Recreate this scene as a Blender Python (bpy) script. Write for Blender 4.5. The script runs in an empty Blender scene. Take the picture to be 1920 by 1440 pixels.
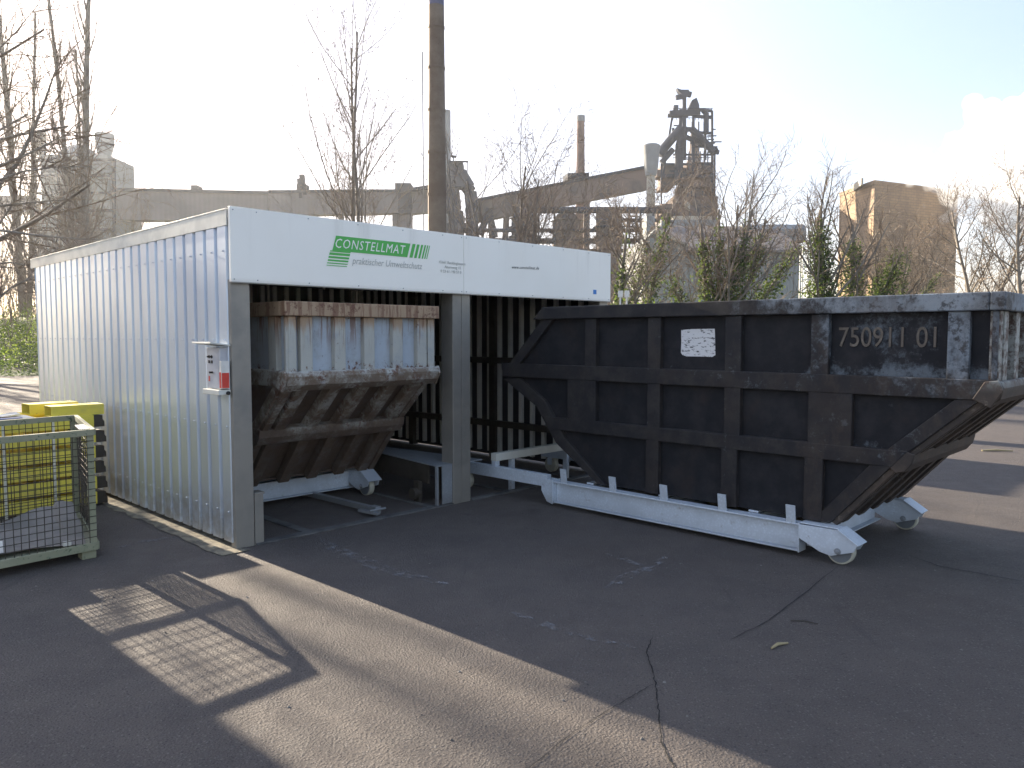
import bpy, math, random
from mathutils import Vector, Matrix
R = math.radians
rnd = random.Random(7)
scn = bpy.context.scene
COL = scn.collection

# ------------------------------------------------------------------ frame of the yard
CAMH = 1.65
AZ = R(45.725)                              # direction of the shelter's front
CX, CY = -2.1184, 5.9237                    # the shelter's near corner on the ground
def SW(u, v, z=0.0):                        # shelter axes (along front, into depth) -> world
    return Vector((CX + u*math.cos(AZ) - v*math.sin(AZ), CY + u*math.sin(AZ) + v*math.cos(AZ), z))
FOC = 1448.0; PITCH = math.atan(90/FOC)
def W(px, py, Y):                           # a surveyed sight line met at distance Y
    a = (px-960)/FOC; b = -(py-720)/FOC
    r = Vector((a, math.cos(PITCH)+b*math.sin(PITCH), -math.sin(PITCH)+b*math.cos(PITCH)))
    return Vector((0,0,CAMH)) + r*(Y/r.y)

# ------------------------------------------------------------------ mesh helpers
class MB:
    def __init__(s): s.v = []; s.f = []
    def add(s, vs, fs):
        n = len(s.v); s.v += [tuple(p) for p in vs]; s.f += [tuple(i+n for i in f) for f in fs]; return s
    def box(s, x0, x1, y0, y1, z0, z1):
        return s.add([(x0,y0,z0),(x1,y0,z0),(x1,y1,z0),(x0,y1,z0),(x0,y0,z1),(x1,y0,z1),(x1,y1,z1),(x0,y1,z1)],
                     [(0,3,2,1),(4,5,6,7),(0,1,5,4),(1,2,6,5),(2,3,7,6),(3,0,4,7)])
    def prism(s, pts, a, b, axis='x'):      # polygon pts extruded between a and b along axis
        n = len(pts)
        def mk(p, t):
            return {'x': (t,p[0],p[1]), 'y': (p[0],t,p[1]), 'z': (p[0],p[1],t)}[axis]
        vs = [mk(p,a) for p in pts] + [mk(p,b) for p in pts]
        fs = [tuple(range(n)), tuple(range(2*n-1, n-1, -1))] + [((i+1)%n, i, i+n, (i+1)%n+n) for i in range(n)]
        return s.add(vs, fs)
    def bar(s, p0, p1, w, h, up=(0,0,1)):
        p0 = Vector(p0); p1 = Vector(p1); d = (p1-p0).normalized(); up = Vector(up)
        if abs(d.dot(up)) > .99: up = Vector((1,0,0))
        x = d.cross(up).normalized(); y = x.cross(d)
        vs = [p + x*sx*w/2 + y*sy*h/2 for p in (p0,p1) for sx,sy in ((-1,-1),(1,-1),(1,1),(-1,1))]
        return s.add(vs, [(0,3,2,1),(4,5,6,7),(0,1,5,4),(1,2,6,5),(2,3,7,6),(3,0,4,7)])
    def tube(s, p0, p1, r0, r1=None, n=8, cap=True):
        r1 = r0 if r1 is None else r1
        p0 = Vector(p0); p1 = Vector(p1); d = (p1-p0)
        if d.length < 1e-6: return s
        d.normalize(); up = Vector((0,0,1)) if abs(d.z) < .9 else Vector((1,0,0))
        x = d.cross(up).normalized(); y = x.cross(d)
        c = [(math.cos(2*math.pi*i/n), math.sin(2*math.pi*i/n)) for i in range(n)]
        vs = [p0 + (x*a+y*b)*r0 for a,b in c] + [p1 + (x*a+y*b)*r1 for a,b in c]
        fs = [((i+1)%n, i, i+n, (i+1)%n+n) for i in range(n)]
        if cap: fs += [tuple(range(n)), tuple(range(2*n-1,n-1,-1))]
        return s.add(vs, fs)
    def lathe(s, c, prof, n=24):            # prof: list of (r, z) from bottom to top
        vs = []; fs = []
        for r,z in prof:
            vs += [(c[0]+r*math.cos(2*math.pi*i/n), c[1]+r*math.sin(2*math.pi*i/n), c[2]+z) for i in range(n)]
        for k in range(len(prof)-1):
            fs += [(k*n+i, k*n+(i+1)%n, (k+1)*n+(i+1)%n, (k+1)*n+i) for i in range(n)]
        fs += [tuple(range(n-1,-1,-1)), tuple((len(prof)-1)*n+i for i in range(n))]
        return s.add(vs, fs)
    def build(s, name, mat, parent=None, bevel=0, smooth=False, **kw):
        me = bpy.data.meshes.new(name); me.from_pydata(s.v, [], s.f)
        if mat: me.materials.append(mat)
        if smooth: me.polygons.foreach_set('use_smooth', [True]*len(me.polygons))
        me.update()
        o = bpy.data.objects.new(name, me); COL.objects.link(o)
        if parent: o.parent = parent
        if bevel:
            m = o.modifiers.new('bevel','BEVEL'); m.width = bevel; m.segments = 2; m.limit_method = 'ANGLE'; m.angle_limit = R(40)
        tag(o, **kw); return o
def tag(o, label=None, cat=None, group=None, kind=None):
    if label: o['label'] = label
    if cat: o['category'] = cat
    if group: o['group'] = group
    if kind: o['kind'] = kind
    return o
def empty(name, loc, rz, label, cat, group=None):
    o = bpy.data.objects.new(name, None); COL.objects.link(o); o.location = loc; o.rotation_euler = (0,0,rz)
    o.empty_display_size = .2
    return tag(o, label, cat, group)
def each(name, mat, parent, boxes, bevel=0):
    for b in boxes: MB().box(*b).build(name, mat, parent, bevel=bevel)
def copy_tree(o, parent=None):
    c = o.copy(); COL.objects.link(c)
    if parent: c.parent = parent
    for ch in [x for x in bpy.data.objects if x.parent == o]: copy_tree(ch, c)
    return c
def text(s, size, mat, name, parent, M4, extrude=.001, shear=0, align='LEFT', spacing=1.0, bold=0.0, resolution=3):
    cu = bpy.data.curves.new(name,'FONT'); cu.body = s; cu.size = size; cu.extrude = extrude; cu.shear = shear
    cu.align_x = align; cu.space_character = spacing; cu.offset = bold; cu.resolution_u = resolution
    t = bpy.data.objects.new(name, cu); COL.objects.link(t)
    dg = bpy.context.evaluated_depsgraph_get(); dg.update()
    me = bpy.data.meshes.new_from_object(t.evaluated_get(dg)); me.transform(M4)
    bpy.data.objects.remove(t)
    me.materials.clear(); me.materials.append(mat)
    o = bpy.data.objects.new(name, me); COL.objects.link(o); o.parent = parent
    return o

# ------------------------------------------------------------------ materials
class N:
    def __init__(s, name):
        s.m = bpy.data.materials.new(name); s.m.use_nodes = True; s.t = s.m.node_tree; s.n = s.t.nodes; s.l = s.t.links
        s.b = s.n['Principled BSDF']; s.tc = s.n.new('ShaderNodeTexCoord')
    def link(s, a, b): s.l.new(a, b)
    def noise(s, scale, detail=4, rough=.55, stretch=None, vec=None, dist=0):
        n = s.n.new('ShaderNodeTexNoise'); n.inputs['Scale'].default_value = scale; n.inputs['Detail'].default_value = detail
        n.inputs['Roughness'].default_value = rough; n.inputs['Distortion'].default_value = dist
        v = vec or s.tc.outputs['Object']
        if stretch:
            mp = s.n.new('ShaderNodeMapping'); mp.inputs['Scale'].default_value = stretch; s.link(v, mp.inputs['Vector']); v = mp.outputs[0]
        s.link(v, n.inputs['Vector']); return n.outputs['Fac']
    def ramp(s, f, a, b):                   # smooth 0..1 between a and b
        n = s.n.new('ShaderNodeMapRange'); n.interpolation_type = 'SMOOTHSTEP'
        n.inputs['From Min'].default_value = a; n.inputs['From Max'].default_value = b
        s.link(f, n.inputs['Value']); return n.outputs['Result']
    def math(s, op, a, b=None, clamp=False):
        n = s.n.new('ShaderNodeMath'); n.operation = op; n.use_clamp = clamp
        for i,x in enumerate((a,b)):
            if x is None: continue
            if isinstance(x,(int,float)): n.inputs[i].default_value = x
            else: s.link(x, n.inputs[i])
        return n.outputs[0]
    def mix(s, f, a, b):
        n = s.n.new('ShaderNodeMix'); n.data_type = 'RGBA'
        for i,x in ((0,f),(6,a),(7,b)):
            if isinstance(x,(int,float)): n.inputs[i].default_value = x
            elif isinstance(x,tuple): n.inputs[i].default_value = (*x[:3],1)
            else: s.link(x, n.inputs[i])
        return n.outputs[2]
    def xyz(s, src='Object'):
        n = s.n.new('ShaderNodeSeparateXYZ'); s.link(s.tc.outputs[src], n.inputs[0]); return n.outputs
    def col(s, c):
        if isinstance(c,tuple): s.b.inputs['Base Color'].default_value = (*c[:3],1)
        else: s.link(c, s.b.inputs['Base Color'])
    def bump(s, h, strength=.3, dist=.01):
        n = s.n.new('ShaderNodeBump'); n.inputs['Strength'].default_value = strength; n.inputs['Distance'].default_value = dist
        s.link(h, n.inputs['Height']); s.link(n.outputs[0], s.b.inputs['Normal'])
    def rough(s, r, r2=None, f=None):
        if f is None: s.b.inputs['Roughness'].default_value = r
        else:
            n = s.n.new('ShaderNodeMapRange'); n.inputs['To Min'].default_value = r; n.inputs['To Max'].default_value = r2
            s.link(f, n.inputs['Value']); s.link(n.outputs[0], s.b.inputs['Roughness'])
def simple(name, c, rough=.6, metal=0, c2=None, scale=4, lo=.4, hi=.65, bump=0, bs=60, stretch=None, spec=None):
    k = N(name)
    if c2 is None: c2 = tuple(x*.8 for x in c)
    f = k.ramp(k.noise(scale, 5, .6, stretch), lo, hi); k.col(k.mix(f, c, c2)); k.rough(rough, min(1,rough+.15), f)
    k.b.inputs['Metallic'].default_value = metal
    if spec is not None: k.b.inputs['Specular IOR Level'].default_value = spec
    if bump: k.bump(k.noise(bs, 4), bump, .01)
    return k.m

# asphalt: fine aggregate, broad patches, worn stains, chalky scuffs
def asphalt():
    k = N('asphalt'); pos = k.tc.outputs['Object']
    big = k.ramp(k.noise(.35, 5, .6), .35, .68)
    mid = k.ramp(k.noise(2.2, 6, .65), .35, .7)
    grain = k.noise(115, 4, .8); g2 = k.noise(48, 3, .6)
    c = k.mix(big, (.097,.081,.073), (.118,.098,.086))
    c = k.mix(k.math('MULTIPLY', mid, .5), c, (.056,.048,.047))
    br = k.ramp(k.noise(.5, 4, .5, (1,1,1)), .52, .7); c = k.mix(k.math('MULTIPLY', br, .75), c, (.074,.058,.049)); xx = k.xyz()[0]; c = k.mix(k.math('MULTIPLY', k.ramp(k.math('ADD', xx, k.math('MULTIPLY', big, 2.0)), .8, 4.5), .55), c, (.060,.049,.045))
    c = k.mix(k.ramp(grain, .52, .72), c, (.17,.16,.15))
    c = k.mix(k.ramp(grain, .46, .28), c, (.020,.020,.022))
    sc = k.ramp(k.noise(9, 6, .8, (1.2,.25,1)), .70, .80); c = k.mix(k.math('MULTIPLY', sc, .28), c, (.17,.17,.17))
    sp = k.ramp(k.noise(24, 2, .5), .735, .765); c = k.mix(k.math('MULTIPLY', sp, .8), c, (.02,.019,.018))
    vo = k.n.new('ShaderNodeTexVoronoi'); vo.inputs['Scale'].default_value = 75; k.link(pos, vo.inputs['Vector']); sepc = k.n.new('ShaderNodeSeparateColor'); k.link(vo.outputs['Color'], sepc.inputs[0])
    inner = k.ramp(vo.outputs['Distance'], .50, .30)
    c = k.mix(k.math('MULTIPLY', k.math('MULTIPLY', k.ramp(sepc.outputs[0], .84, .92), inner), .45), c, (.21,.195,.18))
    c = k.mix(k.math('MULTIPLY', k.math('MULTIPLY', k.ramp(sepc.outputs[1], .86, .92), inner), .5), c, (.018,.017,.018))
    oil = k.ramp(k.noise(1.1, 3, .5, dist=.4), .66, .76); c = k.mix(k.math('MULTIPLY', oil, .55), c, (.028,.026,.027))
    tyre = k.ramp(k.noise(2.0, 5, .7, (3.2,.16,1)), .60, .74); c = k.mix(k.math('MULTIPLY', tyre, .35), c, (.035,.032,.033))
    dust = k.ramp(k.noise(1.6, 7, .8), .58, .78); c = k.mix(k.math('MULTIPLY', dust, .40), c, (.125,.115,.10))
    k.col(c); k.rough(.62, .95, k.noise(6,3)); k.b.inputs['Specular IOR Level'].default_value = .45
    h = k.math('ADD', k.math('MULTIPLY', grain, 1.0), k.math('MULTIPLY', g2, .8)); h = k.math('ADD', h, k.math('MULTIPLY', k.ramp(vo.outputs['Distance'], .7, .1), .5)); k.bump(h, .9, .014)
    return k.m
M_ASPH = asphalt()

# skip steel; fy = length coordinate, fz = height; mode dark / pale
def skip_dark():
    k = N('blackened_skip_steel'); x,y,z = k.xyz()
    base = k.mix(k.ramp(k.noise(5,6,.7), .4,.65), (.012,.012,.015), (.030,.027,.026))
    # old blue grey paint survives at the front end and along the rim
    a = k.math('MULTIPLY', k.ramp(y, 3.6, .1), .34); b = k.math('MULTIPLY', k.ramp(z, 1.05, 1.85), .20)
    n1 = k.noise(3.2, 7, .72); n2 = k.noise(16, 5, .75)
    s = k.math('ADD', k.math('ADD', a, b), k.math('ADD', k.math('MULTIPLY', n1, .62), k.math('MULTIPLY', n2, .26)))
    f = k.math('MULTIPLY', k.ramp(s, .80, .98), .85)
    f = k.math('MULTIPLY', f, k.math('SUBTRACT', 1, k.math('MULTIPLY', k.ramp(k.noise(11,7,.75),.50,.60), .8)))
    c = k.mix(k.math('MULTIPLY', f, k.ramp(z, 1.1, 1.35)), base, (.22,.26,.30))
    # scraped light patches at the foot of the panels
    sc = k.ramp(k.math('ADD', k.math('ADD', n2, k.math('MULTIPLY', n1, .5)), k.math('MULTIPLY', a, .25)), .90, 1.05); c = k.mix(k.math('MULTIPLY', sc, .4), c, (.16,.18,.20))
    ru = k.ramp(k.math('ADD', k.noise(2.1,6,.65), k.math('MULTIPLY', a, .35)), .52, .72)
    c = k.mix(k.math('MULTIPLY', ru, .4), c, (.030,.021,.017))
    c = k.mix(k.math('MULTIPLY', k.math('MULTIPLY', k.ramp(k.noise(6,6,.7,(1,1,.5)),.50,.62), k.ramp(a,.12,.30)), .35), c, (.060,.042,.032))
    c = k.mix(k.math('MULTIPLY', k.ramp(k.noise(30,4,.7), .60,.70), .5), c, (.020,.014,.012))
    k.col(c); k.rough(.45,.85,k.noise(7,4)); k.bump(k.noise(28,6,.7), .35, .006); k.b.inputs['Specular IOR Level'].default_value = .35
    return k.m
def skip_dark_panel():
    k = N('blackened_skip_plate'); x,y,z = k.xyz()
    base = k.mix(k.ramp(k.noise(4,6,.7), .4,.65), (.0065,.0075,.011), (.017,.017,.020))
    a = k.math('MULTIPLY', k.ramp(y, 3.0, .4), .20); b = k.math('MULTIPLY', k.ramp(z, .9, 1.7), .12)
    n1 = k.noise(2.6, 7, .72); n2 = k.noise(22, 6, .8)
    # scrapes gather low in each row of panels
    low = k.math('MAXIMUM', k.math('MULTIPLY', k.ramp(z,1.50,1.385), k.ramp(z,1.32,1.37)), k.math('MULTIPLY', k.ramp(z,1.0,.87), k.ramp(z,.80,.86)))
    s = k.math('ADD', k.math('ADD', a, b), k.math('ADD', k.math('MULTIPLY', n1, .6), k.math('MULTIPLY', n2, .34)))
    s = k.math('ADD', s, k.math('MULTIPLY', low, .14))
    c = k.mix(k.math('MULTIPLY', k.ramp(s, .79, .93), .8), base, (.125,.15,.175))
    ru = k.ramp(k.noise(2.4,6,.65), .54, .74); c = k.mix(k.math('MULTIPLY', ru, .5), c, (.028,.020,.017))
    k.col(c); k.rough(.5,.9,k.noise(7,4)); k.bump(k.noise(22,6,.7), .3, .006); k.b.inputs['Specular IOR Level'].default_value = .3
    return k.m
def skip_end():
    k = N('rusty_skip_end_steel'); x,y,z = k.xyz(); n1 = k.noise(5,7,.7); n2 = k.noise(20,6,.75); up = k.ramp(z,1.28,1.42)
    lo = k.mix(k.ramp(n1,.38,.66), (.028,.022,.019), (.070,.050,.037)); lo = k.mix(k.ramp(n2,.58,.68), lo, (.14,.12,.10))
    hi = k.mix(k.ramp(k.math('ADD',k.math('MULTIPLY',n1,.6),k.math('MULTIPLY',n2,.4)),.44,.58), (.30,.31,.29), (.085,.055,.042))
    k.col(k.mix(up, lo, hi)); k.rough(.5,.85,n1); k.bump(n2,.35,.006); return k.m
def skip_pale(bare=False):
    k = N('rusty_pale_skip_steel' if not bare else 'rusty_pale_skip_plate'); x,y,z = k.xyz()
    paint = (.40,.40,.36) if not bare else (.38,.43,.48)
    n1 = k.noise(4,7,.7); n2 = k.noise(18,6,.75); drip = k.noise(9,5,.7,(1.0,1.0,.12))
    c = k.mix(k.ramp(n1,.45,.7), paint, (.30,.32,.33))
    rim = k.ramp(z, 1.60, 1.86)
    s = k.math('ADD', k.math('MULTIPLY', drip, .7), k.math('MULTIPLY', rim, .42 if not bare else .10))
    c = k.mix(k.ramp(s, .44, .70), c, (.33,.235,.15)); dr2 = k.noise(26,4,.65,(1,1,.07)); c = k.mix(k.math('MULTIPLY', k.math('MULTIPLY', k.ramp(dr2,.50,.62), k.ramp(z,1.45,1.80)), .85), c, (.17,.085,.05))
    s2 = k.math('ADD', k.math('MULTIPLY', n2, .55), k.math('ADD', k.math('MULTIPLY', n1,.25), k.math('MULTIPLY', k.ramp(z,1.72,1.88), .05)))
    s2 = k.math('ADD', s2, k.math('MULTIPLY', k.ramp(z, 1.46, 1.36), .07))
    c = k.mix(k.ramp(s2, .465, .53), c, (.125,.055,.034)); lg_ = k.math('MULTIPLY', k.ramp(z,1.37,1.34), k.ramp(k.noise(7,6,.7),.36,.58)); c = k.mix(k.math('MULTIPLY', lg_, .9), c, (.15,.105,.07))
    # the tapering underside is caked in brown dirt
    under = k.ramp(z, 1.36, 1.18); dirt = k.ramp(k.math('ADD', k.math('MULTIPLY', n1,.8), k.math('MULTIPLY', k.ramp(z,1.2,.4), .38)), .34, .66)
    dm = k.math('MULTIPLY', under, k.math('MAXIMUM', k.math('MULTIPLY', dirt, .85), .30 if not bare else .93))
    c = k.mix(dm, c, k.mix(k.ramp(n2,.4,.65),(.060,.038,.026),(.085,.060,.045)))
    k.col(c); k.rough(.5,.9,n1); k.bump(n2, .35, .006)
    return k.m
M_SKE = skip_end(); M_SKD = skip_dark(); M_SKDP = skip_dark_panel(); M_SKP = skip_pale(); M_SKPP = skip_pale(True)
def galv(name, c, rough=.38, metal=.85):
    k = N(name); v = k.n.new('ShaderNodeTexVoronoi'); v.inputs['Scale'].default_value = 45; k.link(k.tc.outputs['Object'], v.inputs['Vector'])
    sp = k.ramp(v.outputs['Distance'], .1, .6); big = k.noise(3,5,.6)
    c2 = k.mix(sp, c, tuple(x*.88 for x in c)); c3 = k.mix(k.ramp(big,.45,.7), c2, tuple(x*.78 for x in c)); c3 = k.mix(k.math('MULTIPLY', k.ramp(k.noise(14,6,.75),.58,.70), .45), c3, (.16,.12,.09)); c3 = k.mix(k.math('MULTIPLY', k.ramp(k.xyz()[2],.16,.02), .35), c3, (.14,.12,.10)); k.col(c3)
    k.b.inputs['Metallic'].default_value = metal; k.rough(rough, rough+.2, big); k.bump(k.noise(8,3), .04, .01); return k.m
M_GALV = galv('galvanised_steel', (.60,.67,.75), .45, .30)
M_GALVD = galv('dull_galvanised_steel', (.34,.37,.40), .5, .6)
def sheet():
    k = N('silver_wall_sheet'); n = k.noise(2,4,.5,(1,1,.2))
    k.col(k.mix(k.ramp(n,.4,.7), (.54,.62,.72), (.47,.54,.64)))
    zz = k.xyz()[2]; cc = k.b.inputs['Base Color'].links[0].from_socket; k.col(k.mix(k.math('MULTIPLY', k.math('MULTIPLY', k.ramp(zz,.55,.05), k.ramp(k.noise(8,6,.7),.35,.65)), .55), cc, (.26,.23,.18))); k.b.inputs['Metallic'].default_value = .8
    k.rough(.32,.44,n); k.bump(k.noise(1.6,3), .06, .02); return k.m
M_SHEET = sheet()
M_LINE = simple('shaded_inner_sheet', (.026,.027,.031), .8, .0, (.018,.019,.022), 3, spec=.2)  # dark colour stands in for the shade between the inner ribs
M_BATT = simple('lit_inner_rib', (.66,.65,.58), .5, .1, (.55,.54,.50), 3)  # pale colour stands in for rib faces catching light from the front
M_TRIM = simple('grey_beige_aluminium', (.27,.255,.225), .42, .45, (.22,.21,.19), 2)
M_FLASH = simple('pale_flashing', (.62,.62,.56), .5, .1, (.55,.55,.50), 5)
def fascia_mat():
    k = N('white_sign_panel'); x,y,z = k.xyz(); run = k.noise(7,5,.7,(1,1,.06)); n = k.noise(1.2,5,.6)
    c = k.mix(k.ramp(n,.4,.7), (.88,.865,.80), (.86,.84,.77)); c = k.mix(k.math('MULTIPLY', k.math('MULTIPLY', k.ramp(run,.50,.72), k.ramp(z,2.15,2.62)), .30), c, (.55,.53,.47))
    c = k.mix(k.math('MULTIPLY', k.ramp(z, 2.10,2.06), .35), c, (.5,.47,.4)); k.col(c); k.rough(.36,.5,run); k.bump(k.noise(1.3,3,.5), .12, .02); return k.m
M_WHITE = fascia_mat() if True else simple('white_sign_panel', (.88,.865,.80), .42, 0, (.86,.84,.77), 1.2)
M_WHITE2 = simple('white_sign_panel_joint', (.80,.80,.77), .35, 0, (.77,.77,.74), 1.2)
M_GREEN = simple('green_sign_vinyl', (.07,.42,.07), .45, 0, (.08,.44,.08))
M_GREY = simple('grey_lettering', (.50,.51,.47), .6); M_DKT = simple('dark_lettering', (.10,.10,.10), .6)
M_LOGOW = simple('white_lettering', (.9,.89,.85), .45); M_BLUE = simple('blue_sticker', (.03,.20,.55), .5)
M_CONC = simple('damp_concrete', (.11,.10,.085), .9, 0, (.07,.065,.055), 3, bump=.4)
M_SAND = simple('sandy_verge', (.23,.20,.14), .95, 0, (.09,.08,.065), 9, .38,.66, bump=.8, bs=80)
def yellow():
    k = N('yellow_painted_steel'); n = k.noise(3,5,.65); c = k.mix(k.ramp(n,.4,.7), (.74,.62,.07), (.58,.49,.09)); c = k.mix(k.ramp(k.noise(26,6,.75),.63,.69), c, (.16,.12,.06)); c = k.mix(k.math('MULTIPLY', k.ramp(k.noise(7,6,.7,(.3,1,1)),.55,.72), .45), c, (.40,.36,.20)); k.col(c); k.rough(.4,.65,n); return k.m
M_YEL = yellow()
M_DARK = simple('dark_bracket_steel', (.05,.043,.034), .6, .3); M_BLACK = simple('black_rubber', (.015,.015,.016), .7)
def cage_mat():
    k = N('worn_green_steel'); n = k.noise(22,6,.75)
    c = k.mix(k.ramp(k.noise(4,4),.4,.7), (.23,.235,.15), (.29,.28,.19)); c = k.mix(k.ramp(n,.56,.64), c, (.07,.10,.055)); k.col(c); k.rough(.6,.8,n); k.bump(n,.2,.004); return k.m
M_CAGE = cage_mat(); M_WIRE = simple('rusty_wire', (.075,.065,.05), .6, .5, (.05,.04,.03), 20)
M_CARD = simple('grey_cardboard', (.22,.20,.18), .95, 0, (.16,.15,.135), 3, bump=.2)
M_PAPER = simple('white_paper', (.72,.70,.64), .8); M_PBLUE = simple('blue_printed_paper', (.30,.34,.55), .7)
M_STRAP = simple('white_plastic_strap', (.62,.60,.48), .5)
M_TYRE = simple('pale_wheel_tread', (.42,.41,.33), .6, 0, (.30,.29,.24), 12); M_HUB = simple('grey_wheel_disc', (.16,.18,.20), .5, .4)
M_RED = simple('red_label', (.62,.05,.03), .5); M_CAB = simple('grey_cabinet_paint', (.46,.47,.50), .45)
def bark(name, c, c2): return simple(name, c, .95, 0, c2, 6, .35,.65, bump=.6, bs=30, stretch=(1,1,.25))
M_BARK = bark('grey_bark', (.25,.225,.19), (.16,.14,.12)); M_TWIG = bark('brown_twigs', (.25,.20,.15), (.17,.13,.10))
def leafmat(name, a, b, t=.25):
    k = N(name); k.col(k.mix(k.ramp(k.noise(1.7,4,.7),.35,.68), a, b)); k.rough(.55); 
    k.b.inputs['Specular IOR Level'].default_value = .3
    tr = k.n.new('ShaderNodeBsdfTranslucent'); tr.inputs[0].default_value = (b[0]*1.6,b[1]*1.8,b[2]*1.0,1)
    mx = k.n.new('ShaderNodeMixShader'); mx.inputs[0].default_value = t
    k.link(k.b.outputs[0], mx.inputs[1]); k.link(tr.outputs[0], mx.inputs[2]); k.link(mx.outputs[0], k.n['Material Output'].inputs[0]); return k.m
M_IVY = leafmat('ivy_leaves', (.035,.060,.016), (.10,.13,.040), .35); M_BUD = leafmat('spring_buds', (.12,.16,.03), (.20,.24,.05), .4)
M_GRASSM = simple('bank_grass', (.07,.10,.03), .95, 0, (.10,.085,.05), .5, .4,.6, bump=.8, bs=8)

# ------------------------------------------------------------------ sky, sun, camera
SUN_AZ, SUN_EL = R(-47.0), R(18.2)
w = bpy.data.worlds.new('World'); scn.world = w; w.use_nodes = True
nt = w.node_tree; bg = nt.nodes['Background']; sky = nt.nodes.new('ShaderNodeTexSky'); sky.sky_type = 'NISHITA'
sky.sun_disc = False; sky.sun_elevation = SUN_EL; sky.sun_rotation = SUN_AZ; sky.altitude = 60
sky.air_density = 1.0; sky.dust_density = 1.6; sky.ozone_density = 1.0
gm = nt.nodes.new('ShaderNodeGamma'); gm.inputs[1].default_value = .42; hs = nt.nodes.new('ShaderNodeHueSaturation'); hs.inputs['Saturation'].default_value = 1.5
nt.links.new(sky.outputs[0], gm.inputs[0]); nt.links.new(gm.outputs[0], hs.inputs['Color']); mm = nt.nodes.new('ShaderNodeMix'); mm.data_type = 'RGBA'; mm.blend_type = 'MULTIPLY'; mm.inputs[0].default_value = 1; mm.inputs[7].default_value = (1.04,.95,.99,1)
nt.links.new(hs.outputs[0], mm.inputs[6])
tcw = nt.nodes.new('ShaderNodeTexCoord'); sxw = nt.nodes.new('ShaderNodeSeparateXYZ'); nt.links.new(tcw.outputs['Generated'], sxw.inputs[0])
def wr(sock, a, b):
    n = nt.nodes.new('ShaderNodeMapRange'); n.interpolation_type = 'SMOOTHSTEP'; n.inputs['From Min'].default_value = a; n.inputs['From Max'].default_value = b; nt.links.new(sock, n.inputs['Value']); return n.outputs[0]
fx = wr(sxw.outputs[0], .02, .62); fz = wr(sxw.outputs[2], .0, .30); wm = nt.nodes.new('ShaderNodeMath'); wm.operation = 'MULTIPLY'; nt.links.new(fx, wm.inputs[0]); nt.links.new(fz, wm.inputs[1])
# the sky away from the sun is a clearer, deeper blue
bl = nt.nodes.new('ShaderNodeMix'); bl.data_type = 'RGBA'; bl.blend_type = 'MULTIPLY'; bl.inputs[7].default_value = (.74,.80,.86,1); nt.links.new(wm.outputs[0], bl.inputs[0]); nt.links.new(mm.outputs[2], bl.inputs[6]); nt.links.new(bl.outputs[2], bg.inputs[0]); bg.inputs[1].default_value = .138
L = bpy.data.lights.new('sun','SUN'); L.energy = 3.3; L.angle = R(.45); L.color = (1.0,.86,.67)
so = bpy.data.objects.new('sun', L); COL.objects.link(so)
sd = Vector((math.sin(SUN_AZ)*math.cos(SUN_EL), math.cos(SUN_AZ)*math.cos(SUN_EL), math.sin(SUN_EL)))
so.rotation_euler = sd.to_track_quat('Z','Y').to_euler(); so.location = sd*50
cam = bpy.data.cameras.new('camera'); co = bpy.data.objects.new('camera', cam); COL.objects.link(co)
cam.sensor_width = 36; cam.lens = 36*FOC/1920; cam.clip_end = 5000; cam.clip_start = .05
co.location = (0,0,CAMH); co.rotation_euler = (R(90)-PITCH,0,0); scn.camera = co
scn.view_settings.view_transform = 'Standard'; scn.view_settings.look = 'None'; scn.view_settings.gamma = 1
scn.view_settings.exposure = 2.62
scn.cycles.use_denoising = True; scn.cycles.volume_bounces = 3; scn.cycles.max_bounces = 8
scn.cycles.sample_clamp_indirect = 6

# ------------------------------------------------------------------ ground
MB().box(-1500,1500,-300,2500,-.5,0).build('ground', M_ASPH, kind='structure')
def ribbon(pts, z, wid):
    m = MB()
    for i in range(len(pts)-1):
        a = Vector((*pts[i][:2],z)); b = Vector((*pts[i+1][:2],z)); d = (b-a).normalized(); n = Vector((-d.y,d.x,0))
        w0 = wid*(pts[i][2] if len(pts[i])>2 else 1); w1 = wid*(pts[i+1][2] if len(pts[i+1])>2 else 1)
        m.add([a-n*w0/2, a+n*w0/2, b+n*w1/2, b-n*w1/2], [(0,3,2,1)])
    return m
def gpx(x, y):
    p = W(x,y,1.0); r = p-Vector((0,0,CAMH)); t = -CAMH/r.z; return (r.x*t, r.y*t)
M_CRACK = simple('crack_shadow', (.008,.008,.008), 1)
M_CRACKF = simple('filled_joint', (.020,.020,.021), 1)
def crack(px, wid, mat, jit, z, sub=9):
    pts = []; r2 = random.Random(3)
    P = [gpx(*p) for p in px]
    for i in range(len(P)-1):
        for k in range(sub):
            t = k/sub; pts.append((P[i][0]*(1-t)+P[i+1][0]*t + r2.uniform(-jit,jit), P[i][1]*(1-t)+P[i+1][1]*t + r2.uniform(-jit,jit), r2.uniform(.4,1.4)))
    pts.append((*P[-1],.2)); pts[0] = (*pts[0][:2],.15)
    ribbon(pts, z, wid).build('ground_crack', mat, kind='structure')
crack([(1224,1195),(1212,1225),(1222,1255),(1229,1282),(1232,1310),(1236,1340),(1240,1390),(1262,1438),(1275,1500)], .0052, M_CRACK, .004, .004)
crack([(1229,1282),(1180,1310),(1120,1345),(1060,1385),(970,1460)], .004, M_CRACKF, .003, .005)
crack([(1572,1062),(1500,1120),(1440,1165),(1370,1200)], .006, M_CRACKF, .004, .004, 5)
crack([(1700,1040),(1760,1062),(1830,1075),(1925,1092)], .008, M_CRACKF, .006, .004, 5)
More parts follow.
